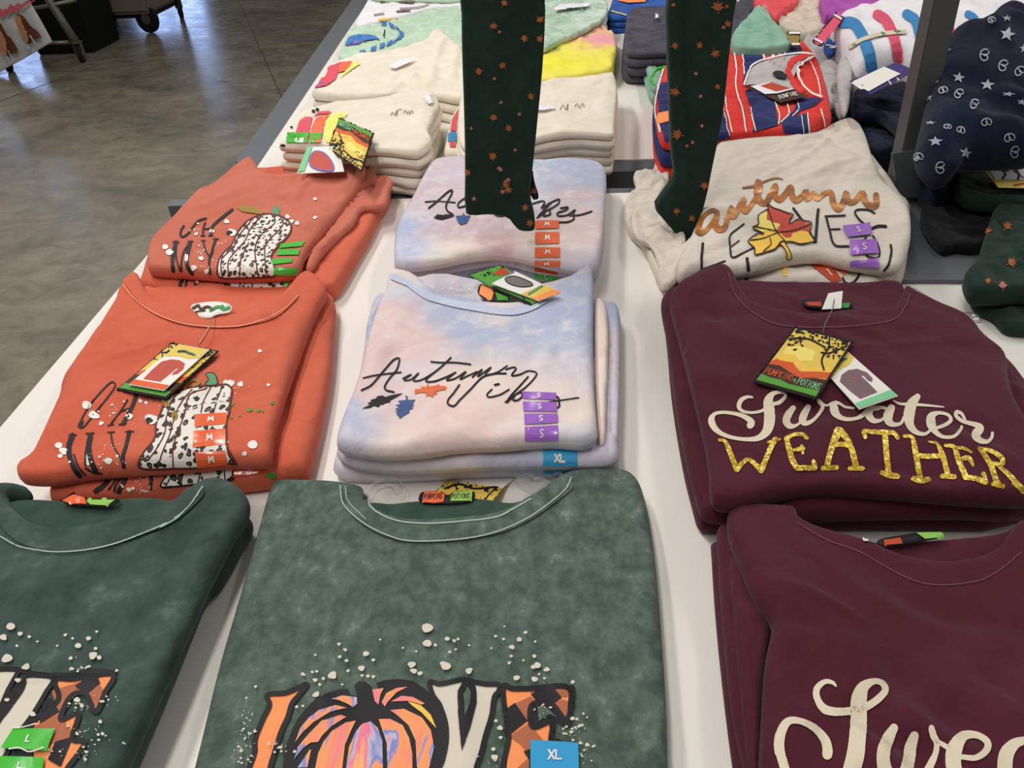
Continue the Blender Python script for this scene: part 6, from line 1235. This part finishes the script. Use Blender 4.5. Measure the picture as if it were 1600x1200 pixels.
# white striped sweatshirts
Ws = cloth('folded_sweatshirt', P4((385, 220), (420, 160), (520, 115), (640, 92), (760, 84), (960, 84), (1160, 80), (1300, 76), (1420, 60), (1500, 40), (1700, 60), (1700, 300), (1150, 330), (960, 420), (880, 400), (790, 380), (700, 440), (620, 455), (540, 450), (500, 400), (480, 340), (440, 300), (400, 260)), TZ+.17, .14, M['white'], sp=.009, amp=.006, wl=.11, seed=151, r=.05)
tag(Ws.o, 'white sweatshirt with blue and pink vertical stripes behind the post', 'sweatshirt')
decal('printed_stripes', [('s', P4((460, 145), (530, 150), (580, 210), (625, 320), (645, 430)), 17), ('s', P4((870, 96), (920, 135), (950, 230), (955, 300)), 16), ('s', P4((1250, 95), (1290, 120), (1290, 140)), 12), ('s', P4((1250, 175), (1290, 205)), 12)], Ws, M['i_sky'], off=.001)
decal('printed_stripes', [('s', P4((685, 98), (740, 140), (785, 240), (815, 370)), 16), ('s', P4((1130, 150), (1140, 230), (1110, 300)), 12), ('s', P4((1550, 90), (1600, 110)), 8)], Ws, M['i_pink'], off=.001)
sp_ = decal('size_strip', [('s', P4((520, 300), (600, 255), (700, 225), (850, 210)), 6)], Ws, M['i_cream'], off=.0018)
decal('printed_logo', [('s', P4((540, 290), (560, 285)), 1.5), ('s', P4((705, 220), (735, 225)), 1.5), ('s', P4((790, 210), (820, 212)), 1.5), ('s', P4((715, 212), (715, 232)), 1.5), ('s', P4((805, 205), (800, 220)), 1.5)], Ws, M['i_grn'], off=.0024)
bq = cloth('neck_trim', P4((350, 320), (345, 285), (370, 262), (420, 260), (465, 290), (450, 320), (400, 330), (380, 350)), TZ+.12, .03, M['royal'], parent=Ws.o, amp=.004, seed=152, sp=.007)
decal('printed_logo', [('s', P4((370, 285), (400, 295), (440, 290)), 1.5), ('s', P4((385, 305), (415, 300)), 1.5)], bq, M['i_white'], parent=bq.o)
# navy star pile
NAV = [('folded_sweatshirt', P4((400, 760), (420, 700), (520, 640), (640, 620), (800, 620), (1000, 620), (1100, 620), (1700, 640), (1700, 1000), (1180, 1060), (1100, 1250), (950, 1150), (900, 900), (750, 960), (640, 960), (600, 880), (560, 790), (480, 770)), .07, .07, 'navy sweatshirt lowest in the logo pile, spilling left of the post', .008),
       ('folded_sweatshirt', P4((510, 720), (520, 600), (560, 570), (700, 560), (860, 540), (1050, 530), (1700, 560), (1700, 850), (1200, 980), (1060, 1180), (960, 1080), (880, 900), (800, 820), (700, 730), (600, 740)), .105, .04, 'navy sweatshirt in the middle of the logo pile behind the post', .008),
       ('folded_sweatshirt', P4((1000, 640), (1050, 480), (1080, 330), (1130, 240), (1200, 235), (1260, 240), (1330, 200), (1380, 130), (1440, 90), (1540, 110), (1600, 160), (1760, 200), (1760, 980), (1500, 990), (1200, 1000), (1180, 1080), (1120, 1120), (1040, 1090), (940, 980), (950, 850), (980, 740)), .16, .06, 'navy sweatshirt with white stars and C marks, topmost right of the post', .012)]
nv_ = []
for i, (nm, px, z, t, lab, amp) in enumerate(NAV):
    if i < 2: c = cloth(nm, px, TZ+z, t, M['navy'], sp=.009, amp=amp, wl=.13, seed=160+i, r=.018, ridged=True)
    else:
        O_ = at(1500, 280, TZ+.125); e2_ = Vector((0, math.cos(.42), math.sin(.42)))
        c = cloth(nm, px, None, .09, M['navy'], fr=Frame(O_, (1, 0, 0), e2_), sp=.009, amp=amp, wl=.13, seed=160+i, r=.03)
    tag(c.o, lab, 'sweatshirt', 'navy logo sweatshirts'); nv_.append(c)
def star(x, y, r, a=0, sq=1): return ('f', [(x+rr*math.sin(a+k*math.pi/5), y-rr*sq*math.cos(a+k*math.pi/5)) for k in range(10) for rr in [(r if k % 2 == 0 else r*.42)]])
stars = [(1495, 220, 46, .2, 1), (1110, 315, 40, .3, 1), (1190, 490, 40, .2, .9), (1370, 535, 48, .1, .8), (1010, 610, 28, 0, .9), (1500, 590, 45, .3, .35), (1050, 885, 46, 0, .7), (1230, 955, 40, .1, .9), (1020, 770, 36, .1, .35), (1595, 310, 30, 0, 1), (1580, 640, 30, .2, .7), (1490, 120, 26, 0, .8)]
decal('printed_stars', [star(*(P4((x, y))[0]+(r*.25, a, q_))) for x, y, r, a, q_ in stars], nv_[2], M['i_ltsilver'], off=.0012, g=4)
cs = []
for x, y, s, a in ((1350, 350, 36, .1), (1465, 415, 34, .3), (1570, 450, 34, .9), (1095, 568, 26, 1.2), (1190, 590, 30, .6), (1285, 655, 30, .5), (1080, 1045, 34, 0), (1360, 765, 30, 1.3), (1055, 500, 20, 0), (1200, 815, 26, 1.8), (1505, 860, 32, 1.2), (1540, 945, 34, .1), (945, 980, 30, 1.2), (1120, 795, 18, 1.6), (1395, 130, 20, 1)):
    X, Y = P4((x, y))[0]; s *= .25
    rot = lambda u, v: (X+s*(u*math.cos(a)-v*math.sin(a)), Y+s*(u*math.sin(a)+v*math.cos(a)))
    cs.append(('s', [rot(.45, -.95), rot(-.1, -1), rot(-.6, -.6), rot(-.75, 0), rot(-.6, .6), rot(-.1, 1.0), rot(.45, .8), rot(.6, .3), rot(.3, .05), rot(-.1, .1)], 1.8))
    cs.append(('s', [rot(-.7, -.05), rot(.5, -.15), rot(.7, -.7)], 1.5))
decal('printed_marks', cs, nv_[2], M['i_ltsilver'], off=.0012)
decal('printed_marks', [('f', P4((580, 662), (620, 655), (645, 670), (605, 680))), ('s', P4((775, 665), (780, 645), (810, 645)), 1.5), ('f', P4((765, 765), (800, 755), (790, 790)))], nv_[0], M['i_ltsilver'], off=.0012)
pq = P4((510, 505), (800, 390), (925, 440), (640, 590))
c = card('hang_tag', pq, (TZ+.14, TZ+.16, TZ+.16, TZ+.14), 'purple hang tag with blank white sticker, left of the post', 'i_purple')
decal('paper_label', [('f', P4((520, 520), (725, 424), (828, 468), (628, 578)))], c, M['i_white'])
decal('printed_logo', [('s', P4((755, 515), (770, 530), (790, 520)), 2), ('s', P4((805, 495), (830, 505)), 1.4)], c, M['i_white'])
decal('printed_logo', [('s', P4((540, 490), (560, 500)), 1), ('d',)+P4((590, 540))[0]+(1.2,)], c, M['i_black'], off=.0012)
for lab, qd, zz, cc in (('small red and white tag leaning on the heap beside the orchid sweatshirt', P4((425, 80), (475, 110), (330, 290), (275, 262)), .15, 'i_pink'), ('small black edged tag behind the striped shirts', P3((920, 205), (1002, 205), (1000, 290), (945, 290)), .12, 'i_olive')):
    c = card('hang_tag', qd, (TZ+zz+.02, TZ+zz+.02, TZ+zz, TZ+zz), lab, cc)
    decal('printed_border', [('c', qd, 2.0)], c, M['i_black']); mp = bil(qd)
    decal('printed_band', [('s', [mp(.15, .1), mp(.9, .1)], 3), ('s', [mp(.15, .92), mp(.9, .92)], 3)], c, M['i_lav'], off=.0012)
# tags on the natural tees
pq = U5((598, 225), (872, 340), (785, 600), (520, 452))
pq = U5((600, 225), (872, 340), (775, 640), (512, 455))
c = card('hang_tag', pq, (TZ+.12, TZ+.12, TZ+.106, TZ+.106), 'black edged flame picture tag lying on the natural tee pile', 'i_black')
picture_tag(c, pq, 8, True, .9, flip=True)
sq = U5((360, 455), (640, 470), (600, 660), (280, 650))
sq = U5((350, 450), (590, 440), (640, 640), (270, 655))
c = card('hang_tag', sq, (TZ+.108, TZ+.11, TZ+.085, TZ+.085), 'white card picturing a mauve top, hanging from the natural tee pile')
decal('printed_band', [('f', U5((352, 455), (392, 452), (330, 640), (275, 650)))], c, M['i_paleg'])
decal('printed_garment', [('F', U5((400, 495), (480, 500), (545, 570), (550, 635), (440, 630), (370, 585)))], c, M['i_red'])
decal('printed_garment', [('c', U5((400, 495), (480, 500), (545, 570), (550, 635), (440, 630), (370, 585)), 2)], c, M['i_viol'], off=.0012)
# right edge printed tag
pq = V10((555, 222), (1000, 222), (1000, 335), (635, 325))
c = card('hang_tag', pq, (TZ+.09, TZ+.09, TZ+.084, TZ+.084), 'cream tag with dark printed figures at the right edge', 'i_lyel')
decal('printed_picture', [('f', V10((575, 225), (1000, 225), (1000, 295), (620, 290)))], c, M['i_lav'])
decal('printed_picture', [('s', V10((650, 235), (670, 260), (655, 285)), 4), ('s', V10((730, 240), (745, 265), (740, 288)), 4), ('s', V10((640, 240), (690, 245)), 2), ('s', V10((715, 242), (770, 280)), 2)], c, M['i_black'], off=.0012)
decal('printed_picture', [('s', V10((720, 322), (776, 310)), 2)], c, M['i_brick'], off=.0012)

# ================================================================= things on the floor
def caster(parent, p, h=.12, ax=(1, .3, 0)):
    p = Vector(p); a = Vector(ax).normalized()
    w_ = cyl('wheel', (p.x, p.y, h*.5), a, h*.5, .035, M['void'], parent)
    cyl('hub', (p.x, p.y, h*.5), a, h*.2, .045, M['chrome'], w_, 12)
    fwd = Vector((-a.y, a.x, 0))
    for s in (-1, 1):
        bar('fork', (p.x+a.x*.028*s+fwd.x*0, p.y+a.y*.028*s, h*.45), (p.x+a.x*.024*s, p.y+a.y*.024*s, h*1.18), .006, .04, M['chrome'], parent)
    box('swivel', (p.x, p.y, h*1.2), (.07, .07, .012), M['chrome'], parent)
# rolling display rack with printed merchandise bag
pA_ = at(130, 97, 0); Y1 = pA_.y
rk2 = empty('rolling_rack', (pA_.x, Y1, 0)); tag(rk2, 'grey metal rolling rack on casters at the top left, holding printed packages', 'rack')
caster(rk2, (pA_.x, Y1, 0), .13)
tpt = atY(70, -10, Y1)
tube('pole', [(pA_.x, Y1, .14), (pA_.x+(tpt.x-pA_.x)*.5, Y1, .14+(tpt.z-.14)*.5), tuple(tpt), (2*tpt.x-pA_.x, Y1, 2*tpt.z-.14)], .032, M['chrome'], rk2)
for a, b in (((60, 12), (118, 0)), ((76, 67), (108, 66))):
    tube('shelf_rail', [atY(a[0]-40, a[1]+4, Y1), atY(a[0], a[1], Y1), atY(b[0], b[1], Y1)], .016, M['chrome'], rk2, 8)
pB_ = at(17, 112, 0)
caster(rk2, (pB_.x, pB_.y, 0), .15)
tube('pole', [(pB_.x, pB_.y, .16), (pB_.x-.12, pB_.y, .8), (pB_.x-.2, pB_.y, 1.3)], .032, M['chrome'], rk2)
# printed package panel hung on the rack
Yp = min(Y1, pB_.y)-.12
pk = cloth('printed_package', None, None, .03, flat('package_white', (196, 198, 196), .35), fr=Frame((0, Yp, 0), (1, 0, 0), (0, 0, 1)), sp=.03, r=.012, amp=.004, smooth=0,
    pts=[VY(Yp).px(*q) for q in P0((-160, -40), (170, -60), (180, 0), (250, 120), (328, 262), (180, 350), (0, 450), (-150, 520))])
tag(pk.o, 'white printed package with red writing and two brown plaits pictures, hanging at the top left', 'package')
decal('printed_hair', [('F', P0((115, 110), (130, 80), (170, 100), (200, 140), (270, 220), (255, 225), (225, 250), (200, 270), (180, 240), (150, 180))), ('F', P0((-20, 160), (20, 135), (50, 180), (100, 250), (130, 310), (90, 320), (60, 350), (30, 300), (0, 230)))], pk, M['i_hair'], off=.004)
decal('printed_faces', [('F', P0((125, 110), (150, 85), (175, 130), (200, 190), (215, 240), (195, 258), (160, 190))), ('F', P0((0, 165), (20, 150), (45, 200), (70, 270), (75, 320), (50, 330), (10, 250)))], pk, M['i_skin'], off=.007)
decal('printed_writing', [('s', P0((0, 70), (20, 55), (25, 90), (50, 50), (60, 80), (90, 30), (100, 60), (130, 20), (150, 40), (180, 10)), 5), ('s', P0((-20, 100), (60, 75), (150, 45)), 1.5)], pk, M['i_redtxt'], off=.004)
decal('printed_stripes', [('s', P0((x, y), (x+30, y+55)), 2) for x, y in ((130, 260), (160, 245), (190, 230), (220, 215), (20, 340), (50, 325), (80, 305))], pk, M['i_palebl'], off=.006)
# black tub
pT = at(100, 88, 0); pT2 = at(146, 74, 0)
tb = empty('storage_tub', (pT.x, pT.y+.3, 0)); tag(tb, 'tall black plastic tub standing behind the rolling rack pole', 'tub')
Yt = pT.y+.1
lo = [VY(Yt).px(*p)[0] for p in ((64, 88), (146, 78))]
x0, x1 = lo[0], lo[1]; hgt = 1.0
V = []
for z, s in ((0, .0), (.03, .01), (hgt-.06, .05), (hgt-.05, .075), (hgt, .08), (hgt, .055), (.06, .0)):
    V += [(x0-s, Yt-s, z), (x1+s*.3, Yt-s, z), (x1+s*.3, Yt+.55+s, z), (x0-s, Yt+.55+s, z)]
F = [(3, 2, 1, 0)]
for k in range(6): F += [(4*k+i, 4*k+(i+1) % 4, 4*k+4+(i+1) % 4, 4*k+4+i) for i in range(4)]
F.append((24, 25, 26, 27))
link('tub_body', V, F, flat('black_plastic', (7, 9, 8), .75, 0, .2), tb, smooth=False)
# utility cart
pc = at(236, 51, 0)
ct = empty('utility_cart', (pc.x-.2, pc.y+.3, 0)); tag(ct, 'beige utility cart with black swivel casters at the top left', 'cart')
caster(ct, (pc.x, pc.y, 0), .25, (.35, .93, 0))
xw = atY(178, 30, pc.y).x
caster(ct, (xw-.35, pc.y+.15, 0), .21, (.9, .45, 0))
caster(ct, (pc.x+.05, pc.y+.75, 0), .21, (.9, .45, 0)); caster(ct, (xw-.35, pc.y+.8, 0), .21, (.9, .45, 0))
zb = atY(200, 23, pc.y-.05).z
box('cart_body', ((xw+pc.x+.08)/2, pc.y+.38, zb+.35), (pc.x+.08-xw, .9, .7), flat('beige_plastic', (112, 104, 92), .5), ct, bev=.03)
box('chassis', ((xw+pc.x)/2-.2, pc.y+.4, zb-.02), (pc.x-xw+.5, .8, .04), M['void'], ct, bev=.01)
box('side_bin', (xw-.22, pc.y+.35, zb+.3), (.42, .8, .6), flat('black_bin', (14, 15, 14), .6), ct, bev=.03)
box('handle', ((xw+pc.x)/2, pc.y-.12, zb+.62), (.5, .03, .03), M['chrome'], ct, bev=.01)

for o in list(bpy.data.objects):
    if '_o' in o: del o['_o']
